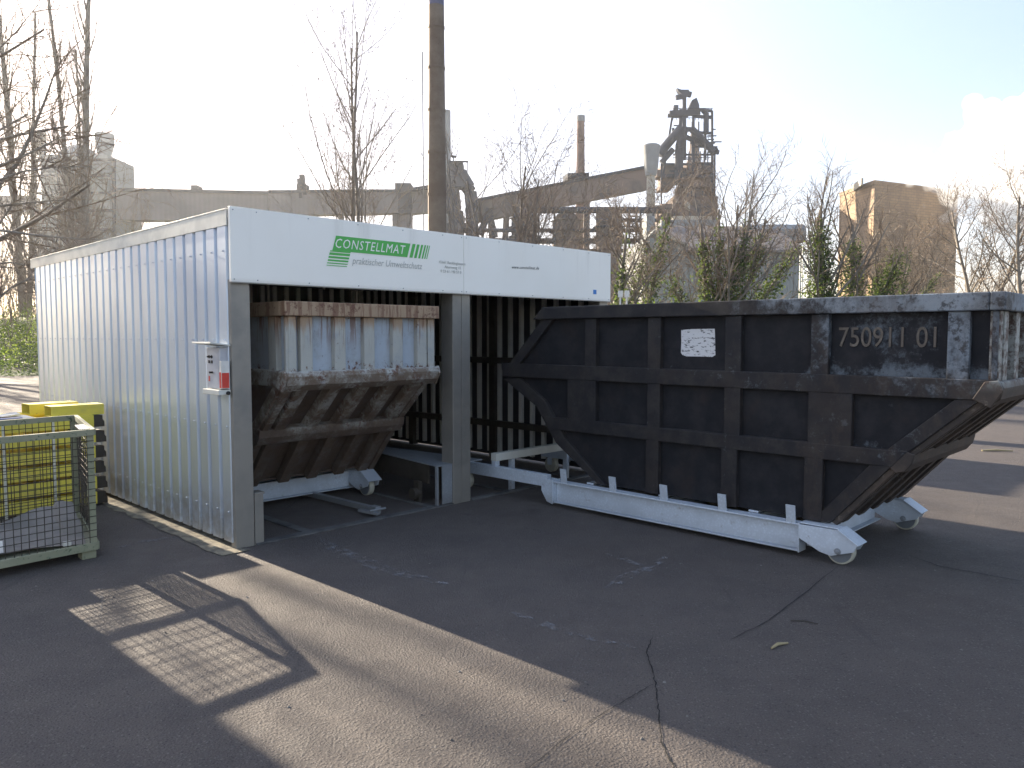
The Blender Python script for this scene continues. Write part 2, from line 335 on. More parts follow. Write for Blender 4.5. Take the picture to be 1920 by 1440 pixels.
# pale scuffed lines (old paint and dried runs) in front of the bays
def worn(name, c, lo, hi):
    k = N(name); tr = k.n.new('ShaderNodeBsdfTransparent'); mx = k.n.new('ShaderNodeMixShader'); k.col(c); k.rough(.9)
    k.link(k.ramp(k.noise(11,6,.8), lo, hi), mx.inputs[0]); k.link(tr.outputs[0], mx.inputs[1]); k.link(k.b.outputs[0], mx.inputs[2]); k.link(mx.outputs[0], k.n['Material Output'].inputs[0]); return k.m
M_WORN = worn('worn_pale_scuff', (.20,.195,.20), .46,.70); M_WORN2 = worn('fainter_pale_scuff', (.16,.155,.155), .50,.78)
def pline(px, wid, mat, z): ribbon([(*gpx(x,y), k) for x,y,k in px], z, wid).build('road_marking', mat, kind='structure')
pline([(575,1003,.5),(640,1035,1),(720,1068,1.1),(800,1088,.8),(840,1097,.3)], .13, M_WORN, .006)
pline([(800,950,.8),(880,965,1),(960,985,.9),(1040,1005,.5)], .09, M_WORN2, .006)
pline([(1140,1105,.6),(1180,1080,1.2),(1215,1068,1),(1250,1045,.4)], .10, M_WORN, .006)
pline([(1215,1068,.8),(1170,1050,1),(1130,1036,.4)], .07, M_WORN, .008)
pline([(960,1150,.5),(1010,1168,1),(1080,1192,1),(1200,1218,.3)], .07, M_WORN, .006)
pline([(215,1030,.6),(260,1018,1),(330,1008,.7)], .07, M_WORN, .006)
pline([(150,1030,.5),(190,1110,1),(190,1160,.5)], .02, M_WORN2, .006)
# debris
def debris(name, px, py, L_, ang, mat, label, cat, t=.012):
    x,y = gpx(px,py); m = MB(); m.tube((-L_/2,0,t/2),(0,.01*L_/.1,t/2+.004),t*.35,t*.55,6); m.tube((0,.01*L_/.1,t/2+.004),(L_/2,0,t/2),t*.55,t*.3,6)
    o = m.build(name, mat, label=label, cat=cat); o.location = (x,y,0); o.rotation_euler = (0,0,ang)
M_STICK = simple('dry_stick', (.30,.25,.14), .9)
debris('stick', 1462,1213,.13,.55,M_STICK,'short pale dry stick lying alone on the dark asphalt','stick',.016)
debris('wood_sliver', 1870,847,.42,-.1,M_STICK,'pale wood sliver on the sunlit asphalt at the right','wood sliver',.03)
debris('dark_twig', 1508,1168,.15,-.35,M_DARK,'thin dark twig on the asphalt above the pale stick','twig',.008)
# stones and grit scattered over the asphalt
gr = MB(); r3 = random.Random(5)
for i in range(420):
    x = r3.uniform(-3.2,6); y = r3.uniform(2.2,9); s = r3.choice((.003,.004,.004,.006,.009))
    v = [(x+s*math.cos(a)*r3.uniform(.6,1.2), y+s*math.sin(a)*r3.uniform(.6,1.2), r3.uniform(0,s*.3)) for a in (0,1.3,2.5,3.8,5.1)] + [(x,y,s*.9)]
    gr.add(v, [(0,1,5),(1,2,5),(2,3,5),(3,4,5),(4,0,5)])
gr.build('grit', simple('grit_stone', (.20,.19,.17), .9, 0, (.06,.055,.05), 3), label='loose grit and tiny stones scattered over the asphalt', cat='grit', kind='stuff')

# ------------------------------------------------------------------ the shelter
RZ = AZ
WD, DP, HT = 4.62, 5.22, 2.60
sh = empty('skip_shelter', SW(0,0,0), RZ, 'silver ribbed metal shelter with two open bays and a white sign fascia', 'shelter')
def ribbed(length, z0, z1, pitch, depth, t, flat=.62, side=.06, start=0.0):    # ribbed sheet in the plane y, bulging to -x
    pr = []; y = start
    while y < length-.001:
        p = pitch
        for fy,fx in ((0,0),(side*.9,-depth),(side*.9+flat*p*.92,-depth),(2*side*.9+flat*p*.92,0)):
            yy = y+fy
            if yy <= length: pr.append((yy,fx))
        y += p
    pr.append((length,0)); vs = []; fs = []
    for yy,fx in pr: vs += [(fx,yy,z0),(fx,yy,z1),(fx+t,yy,z0),(fx+t,yy,z1)]
    for i in range(len(pr)-1):
        a = 4*i; b = a+4; fs += [(a,b,b+1,a+1),(a+2,a+3,b+3,b+2),(a,a+2,b+2,b),(a+1,b+1,b+3,a+3)]
    return MB().add(vs, fs)
wl = ribbed(DP, .045, 2.50, .1945, .046, .002, side=.016, flat=.76, start=.02)
for zz_ in (.28,.95,1.62,2.30):
    for i_ in range(26): wl.tube((-.046,.082+.1945*i_,zz_),(-.052,.082+.1945*i_,zz_),.007,.006,6)
wl.build('side_wall', M_SHEET, sh, label='silver ribbed side wall facing the yellow stack')
# inner lining of the walls; dark gaps and pale ribs imitate shade and light
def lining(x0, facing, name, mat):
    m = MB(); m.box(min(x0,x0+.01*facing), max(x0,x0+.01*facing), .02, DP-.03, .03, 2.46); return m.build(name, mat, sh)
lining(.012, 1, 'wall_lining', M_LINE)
rw = MB()
for p in ribbed(DP, .045, 2.50, .1945, .034, .002, side=.024, flat=.60, start=.02).v: pass
tmp = ribbed(DP, .045, 2.50, .1945, .034, .002, side=.024, flat=.60, start=.02)
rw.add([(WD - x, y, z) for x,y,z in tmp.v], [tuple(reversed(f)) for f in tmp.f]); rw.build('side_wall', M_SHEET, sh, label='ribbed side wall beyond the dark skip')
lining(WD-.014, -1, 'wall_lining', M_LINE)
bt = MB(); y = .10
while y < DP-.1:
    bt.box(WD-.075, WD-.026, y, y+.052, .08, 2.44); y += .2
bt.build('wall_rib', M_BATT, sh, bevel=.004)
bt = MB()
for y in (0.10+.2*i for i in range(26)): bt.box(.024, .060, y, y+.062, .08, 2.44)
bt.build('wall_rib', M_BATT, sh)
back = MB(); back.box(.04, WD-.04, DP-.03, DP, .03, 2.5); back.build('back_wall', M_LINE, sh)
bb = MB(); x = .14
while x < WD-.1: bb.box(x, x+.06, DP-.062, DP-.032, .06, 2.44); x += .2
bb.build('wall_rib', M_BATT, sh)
gi = MB()
for z in (.47, 1.32):
    gi.box(WD-.155, WD-.077, .10, DP-.1, z-.035, z+.045); gi.box(.062, .13, .13, DP-.1, z-.035, z+.045); gi.box(.16, WD-.17, DP-.13, DP-.064, z-.033, z+.043)
for x,yv in ((WD-.135,1.75),(WD-.135,3.5),(2.27,DP-.2)): gi.box(x, x+.09, yv, yv+.10, .02, 2.45)
gi.build('wall_rail', M_DARK, sh)
rf = MB(); rf.prism([(0,2.502),(0,2.545),(DP,2.505),(DP,2.47)], .01, WD-.01, 'x')
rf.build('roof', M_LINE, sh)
each('roof_beam', M_DARK, sh, [(.03, WD-.03, y, y+.06, 2.36, 2.468) for y in (.9,1.8,2.7,3.6,4.5)])
tr = MB(); tr.prism([(.0,2.485),(.0,2.600),(DP+.02,2.575),(DP+.02,2.475)], -.052, -.040, 'x'); tr.prism([(.0,2.602),(.0,2.614),(DP+.02,2.588),(DP+.02,2.577)], -.054, .12, 'x')
tr.build('roof_edge', M_FLASH, sh, bevel=.002)
tr = MB(); tr.prism([(.0,2.47),(.0,2.58),(DP+.02,2.555),(DP+.02,2.465)], WD+.040, WD+.05, 'x'); tr.build('roof_edge', M_FLASH, sh)
# posts
def post(x0, x1, parts):
    m = MB()
    for p in parts: m.box(*p)
    return m.build('post', M_TRIM, sh, bevel=.004)
post(0,.12,[(-.036,.118,-.012,.0,0,2.08),(-.036,-.026,.0,.07,0,2.08),(.106,.118,.0,.16,0,2.08)])
post(0,0,[(2.20,2.312,-.012,.16,0,2.08),(2.318,2.43,-.010,.16,0,2.08)])
post(0,0,[(WD-.118,WD+.036,-.012,.0,0,2.08),(WD-.118,WD-.106,.0,.16,0,2.08),(WD+.026,WD+.036,0,.07,0,2.08)])
MB().box(.01,WD-.01,.02,.14,2.085,2.5).build('header_beam', M_DARK, sh)
# fascia
fa = MB(); fa.box(-.045, 2.316, -.045, -.014, 2.06, 2.625).build('fascia', M_WHITE, sh, bevel=.003)
fas = [o for o in bpy.data.objects if o.name=='fascia'][0]
MB().box(2.320, WD+.045, -.045, -.014, 2.06, 2.625).build('fascia', M_WHITE, sh, bevel=.003)
fas2 = [o for o in bpy.data.objects if o.name=='fascia.001'][0]
lip = MB(); lip.box(-.05,WD+.05,-.052,-.046,2.052,2.060); lip.build('fascia_lip', M_TRIM, sh)
ry = -.0465                                           # face of lettering
LG = MB(); k = .30                                    # slant of the logo
def para(m, x0, x1, z0, z1, y=ry): 
    s = lambda z: (z-2.24)*k
    m.prism([(x0+s(z0),z0),(x1+s(z0),z0),(x1+s(z1),z1),(x0+s(z1),z1)], y-.001, y, 'y')
para(LG, .805, 1.590, 2.362, 2.488); para(LG, .785, .985, 2.352, 2.3619)
for z0,z1 in ((2.325,2.345),(2.298,2.315),(2.273,2.287),(2.252,2.261),(2.234,2.240)): para(LG, .785, .985, z0, z1)
for x0,x1 in ((1.615,1.650),(1.668,1.697),(1.716,1.739),(1.756,1.773),(1.787,1.799),(1.812,1.820)): para(LG, x0, x1, 2.362, 2.488)
LG.build('sign_logo', M_GREEN, fas)
def TM(x, z, y=ry-.0012, rot=0, sx=1): return Matrix.Translation((x,y,z)) @ Matrix.Rotation(rot,4,'Y') @ Matrix.Rotation(R(90),4,'X') @ Matrix.Diagonal((sx,1,1,1))
text('CONSTELLMAT', .122, M_LOGOW, 'sign_lettering', fas, TM(.845,2.382,ry-.002), .0006, .28, sx=1) if False else None
text('CONSTELLMAT', .112, M_LOGOW, 'sign_lettering', fas, TM(.86,2.388,ry-.002,0,.86), .0004, .26, spacing=1.14, resolution=2)
text('praktischer Umweltschutz', .083, M_GREY, 'sign_lettering', fas, TM(1.035,2.265,ry-.0012,0,.86), .0005, .25)
for i,s_ in enumerate(('45661 Recklinghausen', 'Ahornweg 15', '0 23 61 / 90 57 0')):
    text(s_, .038, M_GREY, 'sign_lettering', fas, TM((2.0,2.07,2.02)[i], 2.335-.042*i), .0005)
text('www.constellmat.de', .045, M_DKT, 'sign_lettering', fas2, TM(2.98,2.345,ry-.0012,R(-2),.98), .0005, .25, spacing=1.15)
MB().box(4.335,4.395,ry-.001,ry,2.135,2.185).build('blue_sticker', M_BLUE, fas2)
sc = MB()
for x in (-.02,.17,.62,1.10,1.58,2.05,2.29,2.35,2.8,3.3,3.8,4.25,4.63):
    for z in (2.08,2.60): sc.tube((x,-.045,z),(x,-.050,z),.005,.004,8)
sc.build('screw', M_GALVD, sh)
# floor frame, threshold, divider
ff = MB(); ff.box(.13,2.19,-.03,.05,.002,.016); ff.box(.58,.66,.052,4.8,.002,.015); ff.box(1.93,1.985,.052,4.8,.002,.015)
ff.box(2.44,4.5,-.03,.05,.002,.016); ff.box(2.98,3.05,.052,4.8,.002,.015); ff.box(4.1,4.17,.052,4.8,.002,.015)
ff.build('floor_frame', simple('trodden_steel',(.13,.13,.13),.7,.3,(.07,.07,.07),4), sh)
fb = MB(); fb.bar((1.40,.22,.05),(1.36,1.35,.05),.05,.05); fb.bar((1.36,.06,.035),(1.30,.28,.045),.05,.025); fb.box(1.37,1.43,.12,.22,.02,.085); fb.tube((1.30,.12,.06),(1.48,.12,.06),.012,None,8)
fb.build('skip_catch', M_GALVD, sh, bevel=.003)
MB().box(.125,.20,-.008,.012,0,.40).box(.125,.21,-.012,.10,.40,.418).box(.125,.14,.012,.14,0,.40).build('guide_post', M_TRIM, sh, bevel=.003)
dv = MB(); dv.prism([(2.0,.0),(2.199,.0),(2.199,.165),(2.43,.165),(2.43,.0),(2.6,.0),(2.45,1.3),(2.43,4.6),(2.20,4.6),(2.17,1.3)], .392, .402, 'z')
dv.build('divider_plate', M_GALVD, sh)
MB().box(2.0,2.012,-.012,.03,0,.39).box(2.07,2.197,.0,.014,.02,.389).build('divider_front', M_GALVD, sh, bevel=.002); dv = MB(); dv.prism([(2.03,.16),(2.045,.16),(2.19,1.3),(2.175,1.3)],.2,.388,'z'); dv.prism([(2.175,1.31),(2.19,1.31),(2.21,4.6),(2.195,4.6)],.2,.388,'z')
for y in (.25,1.3,2.6,3.9): dv.box(2.24,2.32,y,y+.08,0,.39)
dv.build('divider_frame', M_DARK, sh, bevel=.002)
gw = MB(); gw.tube((1.93,.30,.10),(2.02,.30,.10),.055,None,20); gw.box(1.985,2.03,.26,.34,.0,.22); gw.build('guide_roller', M_DARK, sh, bevel=.003)
for a_,b_,c_ in (((1.25,1.8,2.40),(1.25,1.8,2.0),.012),((1.42,.92,2.40),(1.36,.92,2.1),.012),((1.05,2.7,2.40),(1.05,2.7,2.0),.02),((.5,1.8,2.40),(.5,1.8,2.05),.01)): MB().tube(a_,b_,c_,None,6).build('hanging_rod', M_BATT, sh)

# concrete edge strip at the foot of the wall
m = MB(); r4 = random.Random(11); n = 44
vs = []; 
for i in range(n+1):
    y = -.12 + 5.9*i/n; w0 = -.18 - .05*r4.random(); vs += [(.03,y,.0065),(w0,y,.0065)]
m.add(vs, [(2*i,2*i+2,2*i+3,2*i+1) for i in range(n)])
o = m.build('verge', M_SAND, kind='structure'); o.location = SW(0,0,0); o.rotation_euler = (0,0,RZ)

# control cabinet on the wall
cb = empty('control_cabinet', SW(-.036,.02,1.2), RZ, 'grey switch cabinet under a small metal hood on the ribbed wall', 'control cabinet')
MB().box(-.072,-.004,.02,.245,.045,.36).build('housing', M_CAB, cb, bevel=.004)
MB().prism([(-.005,.385),(-.16,.405),(-.162,.393),(-.005,.373)], -.02,.30,'y').build('hood', M_FLASH, cb, bevel=.001)
MB().box(-.10,-.004,-.01,.27,.0,.04).build('tray', M_FLASH, cb, bevel=.004)
MB().box(-.0738,-.0725,.05,.238,.06,.35).build('door', M_CAB, cb)
for yy in (.15,.195):
    kn = MB(); kn.tube((-.074,yy,.29),(-.078,yy,.29),.013,None,14); kn.tube((-.078,yy,.29),(-.092,yy,.29),.008,.007,10); kn.box(-.079,-.074,yy-.012,yy+.012,.24,.262); kn.build('switch', M_BLACK, cb)
MB().tube((-.074,.145,.17),(-.10,.145,.17),.008,None,10).box(-.088,-.082,.12,.165,.165,.175).build('lock_handle', M_BLACK, cb)
MB().box(-.0752,-.0742,.19,.215,.10,.14).build('red_sticker', M_RED, cb)
MB().box(-.082,-.020,-.022,.012,.05,.26).build('document_sleeve', M_PAPER, cb, bevel=.002)
ds=[o for o in bpy.data.objects if o.name=='document_sleeve'][0]
MB().box(-.0835,-.0822,-.02,.010,.055,.175).box(-.079,-.022,-.0236,-.0224,.055,.17).build('red_card', M_RED, ds)
MB().tube((-.03,-.03,.015),(-.03,-.01,.015),.014,None,12).build('cable_gland', M_BLACK, cb)

# ------------------------------------------------------------------ skips
PROF = [(0.0,1.90),(0.0,1.30),(.565,.80),(1.03,.268),(3.21,.268),(3.71,.61),(3.97,.95),(4.46,1.22),(4.44,1.31),(3.9,1.90)]
def skip_shell(w_):                                   # plates of the tub, inner half width w_
    m = MB(); P = PROF; t = .015
    cy, cz = 2.2, 1.1
    for i in range(len(P)-1):
        (y0,z0),(y1,z1) = P[i],P[i+1]; dx,dz = y1-y0,z1-z0; l = math.hypot(dx,dz); nx,nz = dz/l*-1,dx/l
        if (cy-y0)*nx+(cz-z0)*nz < 0: nx,nz = -nx,-nz
        off = .06 if i < 3 else .03
        a = (y0+nx*off,z0+nz*off); b = (y1+nx*off,z1+nz*off); c = (b[0]+nx*t,b[1]+nz*t); d = (a[0]+nx*t,a[1]+nz*t)
        m.prism([a,b,c,d], -w_, w_, 'x')
    return m
def build_skip(name, loc, label, mr, mp, group, me=None):
    me = me or mr
    root = empty(name, loc, RZ, label, 'skip', group)
    W1 = .715
    m = skip_shell(W1-.002); m.build('tub', mp, root, smooth=False)
    IN = [(.05,1.88),(.05,1.31),(.62,.81),(1.07,.272),(3.20,.272),(3.68,.63),(3.93,.97),(4.42,1.23),(4.40,1.30),(3.88,1.88)]
    for s in (-1,1):
        m = MB(); a,b = sorted((s*W1, s*(W1+.012))); m.prism(IN, a, b, 'x'); m.build('side_plate', mp, root)
    for s in (-1,1):
        m = MB()
        def P_(pts, d):
            a,b = sorted((s*(W1+.002), s*d)); m.prism(pts, a, b, 'x')
        V = .776; Hh = .780; D = .772
        for y0,y1 in ((.012,.045),(.17,.30),(1.08,1.21),(1.77,1.91),(2.52,2.65),(3.22,3.35)):
            P_([(y0,1.36),(y1,1.36),(y1,1.81),(y0,1.81)], V)
        for y0,y1,zl in ((.90,1.22,.85),(1.77,1.91,.85),(2.52,2.65,.85),(3.22,3.56,.85)):
            P_([(y0,zl),(y1,zl),(y1,1.25),(y0,1.25)], V)
        for y0,y1 in ((1.1,1.24),(1.79,1.93),(2.53,2.66)): P_([(y0,.274),(y1,.274),(y1,.75),(y0,.75)], V)
        P_([(.07,1.235),(4.43,1.235),(4.45,1.37),(.03,1.37)], Hh)                 # middle rail
        P_([(.62,.74),(3.78,.74),(3.86,.86),(.52,.86)], Hh-.003)                      # low rail
        # slanted edge bands, front underside then back top and back underside
        P_([(.03,1.30),(.17,1.30),(.70,.82),(.575,.80)], D); P_([(.575,.7985),(.70,.8185),(1.17,.274),(1.04,.274)], D-.001); 
        P_([(3.75,1.81),(3.90,1.81),(4.40,1.315),(4.25,1.315)], D)
        P_([(3.10,.274),(3.20,.274),(3.71,.61),(3.97,.95),(4.43,1.21),(4.2,1.22),(3.85,1.01),(3.60,.67)], D-.002)
        m.build('side_ribs', mr, root, bevel=.006)
    # front end: ribs, ledge, sloping ribs
    ribs = (-.72,-.59,-.27,.03,.34,.62)
    m = MB()
    for i,x in enumerate(ribs):
        wv = .055 if i else .035
        m.box(x-wv, x+wv, .004, .062, 1.33, 1.81)
        m.prism([(.03,1.245),(.085,1.30),(.62,.84),(.545,.775)], x-wv, x+wv, 'x'); m.prism([(.547,.772),(.62,.835),(1.07,.30),(.995,.262)], x-wv+.001, x+wv-.001, 'x')
    m.box(.69,.765,.004,.062,1.33,1.81); m.prism([(.04,1.25),(.085,1.30),(.62,.84),(.55,.78)], .70,.765,'x'); m.prism([(.552,.775),(.62,.835),(1.07,.30),(1.0,.264)], .701,.764,'x')
    m.build('end_ribs', me, root, bevel=.005)
    m = MB(); m.prism([(-.035,1.32),(-.02,1.25),(.05,1.195),(.10,1.28),(.02,1.362),(-.02,1.362)], -.788, .788, 'x'); m.build('end_ledge', me, root, bevel=.01)
    for s in (-1,1):
        m = MB(); a,b = sorted((s*.790,s*.812)); m.prism([(-.038,1.305),(.03,1.19),(.135,1.245),(.07,1.36),(-.01,1.37)], a, b, 'x')
        m.build('ledge_end_cap', me, root, bevel=.006)
    m = MB(); m.prism([(.475,.845),(.492,.775),(.538,.715),(.60,.70),(.66,.76),(.56,.87)], -.775, .775, 'x'); m.build('cross_rail', me, root, bevel=.008)
    # rim
    m = MB(); zt,zb = 1.93,1.812
    for s in (-1,1):
        a,b = sorted((s*.70,s*.802)); m.prism([(.06,zb),(.06,zt),(3.86,zt),(3.99,zb)], a, b, 'x')
    m.box(-.802,.802,-.03,.058,zb,zt); m.box(-.698,.698,3.80,3.88,zb,zt)
    m.build('rim', mr, root, bevel=.008)
    return root
sk1 = build_skip('waste_skip', SW(3.655,-4.45,0), 'blackened ribbed steel skip marked 750911 01 on a trolley outside', M_SKD, M_SKDP, 'tipping skips on trolleys', M_SKE)
sk2 = build_skip('waste_skip', SW(1.19,-.03,0), 'rusty pale skip parked inside the left bay of the shelter', M_SKP, M_SKPP, 'tipping skips on trolleys')
# raised weld lettering and white plate on the near side of the dark skip
M_WELD = simple('weld_bead', (.095,.080,.066), .45, .2, (.16,.14,.115), 14, .5,.7, bump=.4, bs=90)
lm = Matrix.Translation((-.7275,1.03,1.575)) @ Matrix.Rotation(R(-90),4,'Z') @ Matrix.Rotation(R(90),4,'X') @ Matrix.Diagonal((.80,1,1,1))
text('750911 01', .20, M_WELD, 'raised_number', sk1, lm, .008, 0, resolution=4)
def plate_mat():
    k = N('peeling_white_plate'); n = k.noise(19,6,.75,(1,1,2.6)); k.col(k.mix(k.ramp(n,.54,.60), (.62,.63,.64), (.035,.04,.045))); k.rough(.6); return k.m
pm = plate_mat(); m = MB(); r5 = random.Random(2)
pts = [(2.02,1.495),(2.05,1.478),(2.16,1.480),(2.29,1.479),(2.33,1.49),(2.345,1.51),(2.342,1.6),(2.345,1.70),(2.25,1.708),(2.03,1.71),(2.024,1.6)]
m.prism(pts, -.7295, -.7272, 'x'); m.build('white_plate', pm, sk1)

# ------------------------------------------------------------------ trolleys
def build_trolley(loc, label):
    t = empty('skip_trolley', loc, RZ, label, 'trolley', 'steel wheeled trolleys under the skips')
    # local y = 0 at the front wheels' nose
    for s in (-1,1):
        m = MB(); xc = s*.70
        m.box(xc-.006, xc+.006, .485, 2.90, .052, .238)
        m.box(xc-.055, xc+.055, .47, 2.90, .040, .0518); m.box(xc-.055, xc+.055, .47, 2.90, .2382, .250)
        a,b = sorted((xc, xc+s*.055)); m.box(a+.007 if s<0 else a, b if s<0 else b, .484, .486, .053, .237) if False else None
        m.build('side_beam', M_GALV, t, bevel=.003)
        each('end_plate', M_GALV, t, ((xc-.062, xc+.062, .46, .469, .035, .262),(xc-.062,xc+.062,2.902,2.912,.03,.262)), .002)
        for y in (.53,1.10,1.65,2.19,2.77):
            m = MB(); x0 = xc + s*.045; m.prism([(x0-.006,.2505),(x0+.006,.2505),(x0+.006+s*.02,.385),(x0-.006+s*.02,.385)], y-.036, y+.036, 'y'); m.build('stake', M_GALV, t, bevel=.0015)
        # front wheel bracket
        BR = [(.459,.252),(.17,.256),(.035,.165),(.06,.115),(.22,.060),(.30,.075),(.459,.15)]
        for xx in (xc-.066, xc+.060):
            m = MB(); m.prism(BR, xx-.004, xx+.004, 'x'); m.build('wheel_bracket', M_GALV, t, bevel=.0015)
        m = MB(); m.prism([(.172,.2575),(.028,.165),(.020,.172),(.168,.266)], xc-.085, xc+.085, 'x'); m.prism([(.455,.2575),(.173,.2575),(.170,.266),(.455,.266)], xc-.056,xc+.056,'x'); m.build('wheel_cover', M_GALV, t, bevel=.002)
        wy,wz,wr = .17,.098,.098
        m = MB(); m.tube((xc-.030,wy,wz),(xc+.030,wy,wz),wr,None,40); wh = m.build('wheel', M_TYRE, t, bevel=.006)
        m = MB(); m.tube((xc-.033,wy,wz),(xc+.033,wy,wz),wr*.86,None,32); m.build('wheel_disc', M_HUB, wh)
        m = MB(); m.tube((xc-.076,wy,wz+.005),(xc+.072,wy,wz+.005),.024,None,16); m.tube((xc-.085,wy,wz+.005),(xc+.08,wy,wz+.005),.013,None,6); m.build('axle_bolt', M_GALVD, t, bevel=.002)
        # rear chamfered bracket and wheel
        m = MB(); m.prism([(2.914,.255),(3.02,.262),(3.06,.20),(3.06,.14),(2.99,.04),(2.914,.02)], xc-.05, xc-.04, 'x'); m.prism([(2.914,.255),(3.02,.262),(3.06,.20),(3.06,.14),(2.99,.04),(2.914,.02)], xc+.04, xc+.05, 'x'); m.build('wheel_bracket', M_GALV, t, bevel=.002)
        m = MB(); m.tube((xc-.028,2.80,.098),(xc+.028,2.80,.098),.0,.0,8) if False else None
        # draw bar reaching back into the shelter
        m = MB(); m.bar((xc+(-.02 if s<0 else .02)*0,3.0,.235),(xc,4.35,.235),.06,.12); m.build('draw_bar', M_GALV, t, bevel=.004)
        m = MB(); m.tube((xc-.03,4.20,.09),(xc+.03,4.20,.09),.09,None,28); wh = m.build('wheel', M_TYRE, t, bevel=.006)
        m = MB(); m.box(xc-.045,xc+.045,4.17,4.23,.09,.174); m.build('wheel_fork', M_GALV, t)
    m = MB(); m.box(-.637,.637,.40,.455,.075,.235); m.box(-.637,.637,.35,.455,.065,.0748); m.build('front_cross_beam', M_GALV, t, bevel=.003)
    for y in (.85,1.7,2.5):
        m = MB(); m.box(-.69,.69,y,y+.08,.10,.2375); m.box(-.64,.64,y,y+.08,.2505,.2665); m.build('cross_beam', M_GALV, t, bevel=.003)
    m = MB(); m.box(-.72,.72,3.72,3.80,.345,.425); m.build('rear_cross_beam', M_FLASH, t, bevel=.004)
    m = MB(); [MB().box(x0,x1,3.73,3.79,z0,.344).build('support_leg', M_GALV, t, bevel=.002) for x0,x1,z0 in ((-.47,-.43,0),(.43,.47,0),(-.72,-.66,.296),(.66,.72,.296))]
    return t
t1 = build_trolley(SW(3.56,-3.68,0), 'pale galvanised trolley carrying the black skip out on the asphalt')
t2 = build_trolley(SW(1.17,.80,0), 'galvanised trolley in the left bay under the rusty pale skip')

# ------------------------------------------------------------------ mesh cage
cg = empty('mesh_cage', SW(-.86,.52,0), RZ, 'worn green wire mesh pallet cage with a grey sheet inside', 'mesh cage')
Q = {'fr':(0,0), 'br':(.24,1.22), 'fl':(-.84,-.06), 'bl':(-.60,1.14)}
H0,H1 = .11,.93
def q(a, z): return Vector((*Q[a], z))
for a in Q:
    x,y = Q[a]; sx = -1 if a[1]=='r' else 1; sy = 1 if a[0]=='f' else -1
    m = MB(); m.box(min(x,x+.05*sx),max(x,x+.05*sx),min(y,y+.006*sy),max(y,y+.006*sy),H0,H1); m.box(min(x,x+.006*sx),max(x,x+.006*sx),min(y+.007*sy,y+.05*sy),max(y+.007*sy,y+.05*sy),H0,H1)
    m.build('corner_post', M_CAGE, cg, bevel=.001)
    m = MB(); m.box(min(x+.005*sx,x+.105*sx),max(x+.005*sx,x+.105*sx),min(y+.005*sy,y+.105*sy),max(y+.005*sy,y+.105*sy),0,H0-.045); m.build('foot', M_CAGE, cg, bevel=.006)
for a,b in (('fl','fr'),('bl','br'),('fl','bl'),('fr','br')):
    m = MB(); m.bar(q(a,H1+.012), q(b,H1+.012), .03, .045); m.build('top_rail', M_CAGE, cg, bevel=.002)
    m = MB(); m.bar(q(a,H0-.018), q(b,H0-.018), .03, .055); m.build('bottom_rail', M_CAGE, cg, bevel=.002)
    m = MB(); P0,P1 = q(a,0),q(b,0); L_ = (P1-P0).length; n = round(L_/.05); r6 = random.Random(len(a)+n)
    for i in range(1,n):
        p = P0.lerp(P1,i/n); j = r6.uniform(-.004,.004); m.tube(p+Vector((j,0,H0)), p+Vector((-j,0,H1)), .0029, None, 4, False)
    for i in range(1,16):
        z = H0+(H1-H0)*i/16; m.tube(P0+Vector((0,0,z+r6.uniform(-.003,.003))), P1+Vector((0,0,z)), .0029, None, 4, False)
    m.build('wire_mesh', M_WIRE, cg)
m = MB(); m.add([q('fl',.098),q('fr',.098),q('br',.098),q('bl',.098),q('fl',.106),q('fr',.106),q('br',.106),q('bl',.106)], [(0,3,2,1),(4,5,6,7),(0,1,5,4),(1,2,6,5),(2,3,7,6),(3,0,4,7)]); m.build('base_sheet', M_CAGE, cg)
m = MB(); m.add([q('fr',H1+.037)+Vector((-.075,.01,0)), q('fr',H1+.037)+Vector((.012,.0,0)), q('br',H1+.037)+Vector((-.05,-.6,0)), q('br',H1+.037)+Vector((-.14,-.6,0))], [(0,1,2,3)]); 
m2 = MB(); m2.prism([(-.09,.02),(-.02,.02),(.035,.33),(-.03,.33)], H1+.036, H1+.040, 'z'); m2.build('name_plate', M_PAPER, cg)
m = MB(); m.bar(q('fr',.45)+Vector((-.02,.10,0)), q('fr',.90)+Vector((-.02,.04,0)), .012,.012); m.tube(q('fr',.86)+Vector((-.07,.03,0)), q('fr',.84)+Vector((-.03,.03,0)), .008, None, 6); m.build('latch', M_CAGE, cg)
# crumpled sheet inside
def crumple(nx, ny, x0,x1,y0,y1, hf, t=.004):
    vs=[]; 
    for zz in (0,-t):
        for j in range(ny+1):
            for i in range(nx+1):
                u_,v_ = i/nx, j/ny; x = x0+(x1-x0)*u_+.24*(y0+(y1-y0)*v_)/1.22; y = y0+(y1-y0)*v_; vs.append((x,y,hf(u_,v_)+zz))
    N_ = (nx+1)*(ny+1); fs=[]
    for j in range(ny):
        for i in range(nx):
            a=j*(nx+1)+i; fs.append((a,a+1,a+nx+2,a+nx+1)); fs.append((a+N_,a+nx+1+N_,a+nx+2+N_,a+1+N_))
    for i in range(nx): a=i; fs.append((a,a+N_,a+1+N_,a+1)); a=ny*(nx+1)+i; fs.append((a,a+1,a+1+N_,a+N_))
    for j in range(ny): a=j*(nx+1); fs.append((a,a+nx+1,a+nx+1+N_,a+N_)); a=j*(nx+1)+nx; fs.append((a,a+N_,a+nx+1+N_,a+nx+1))
    return MB().add(vs,fs)
m = crumple(30,26,-.80,-.07,.05,1.05, lambda a,b: .125+.06*b+.03*math.sin(7*a+3*b)*b+.02*math.sin(11*b+4*a)+ (.06 if a>.8 else 0)*b*a)
o = m.build('cardboard_sheet', M_CARD, label='grey crumpled cardboard sheet sloping inside the green mesh cage', cat='cardboard sheet'); o.location = SW(-.86,.52,0); o.rotation_euler=(0,0,RZ)
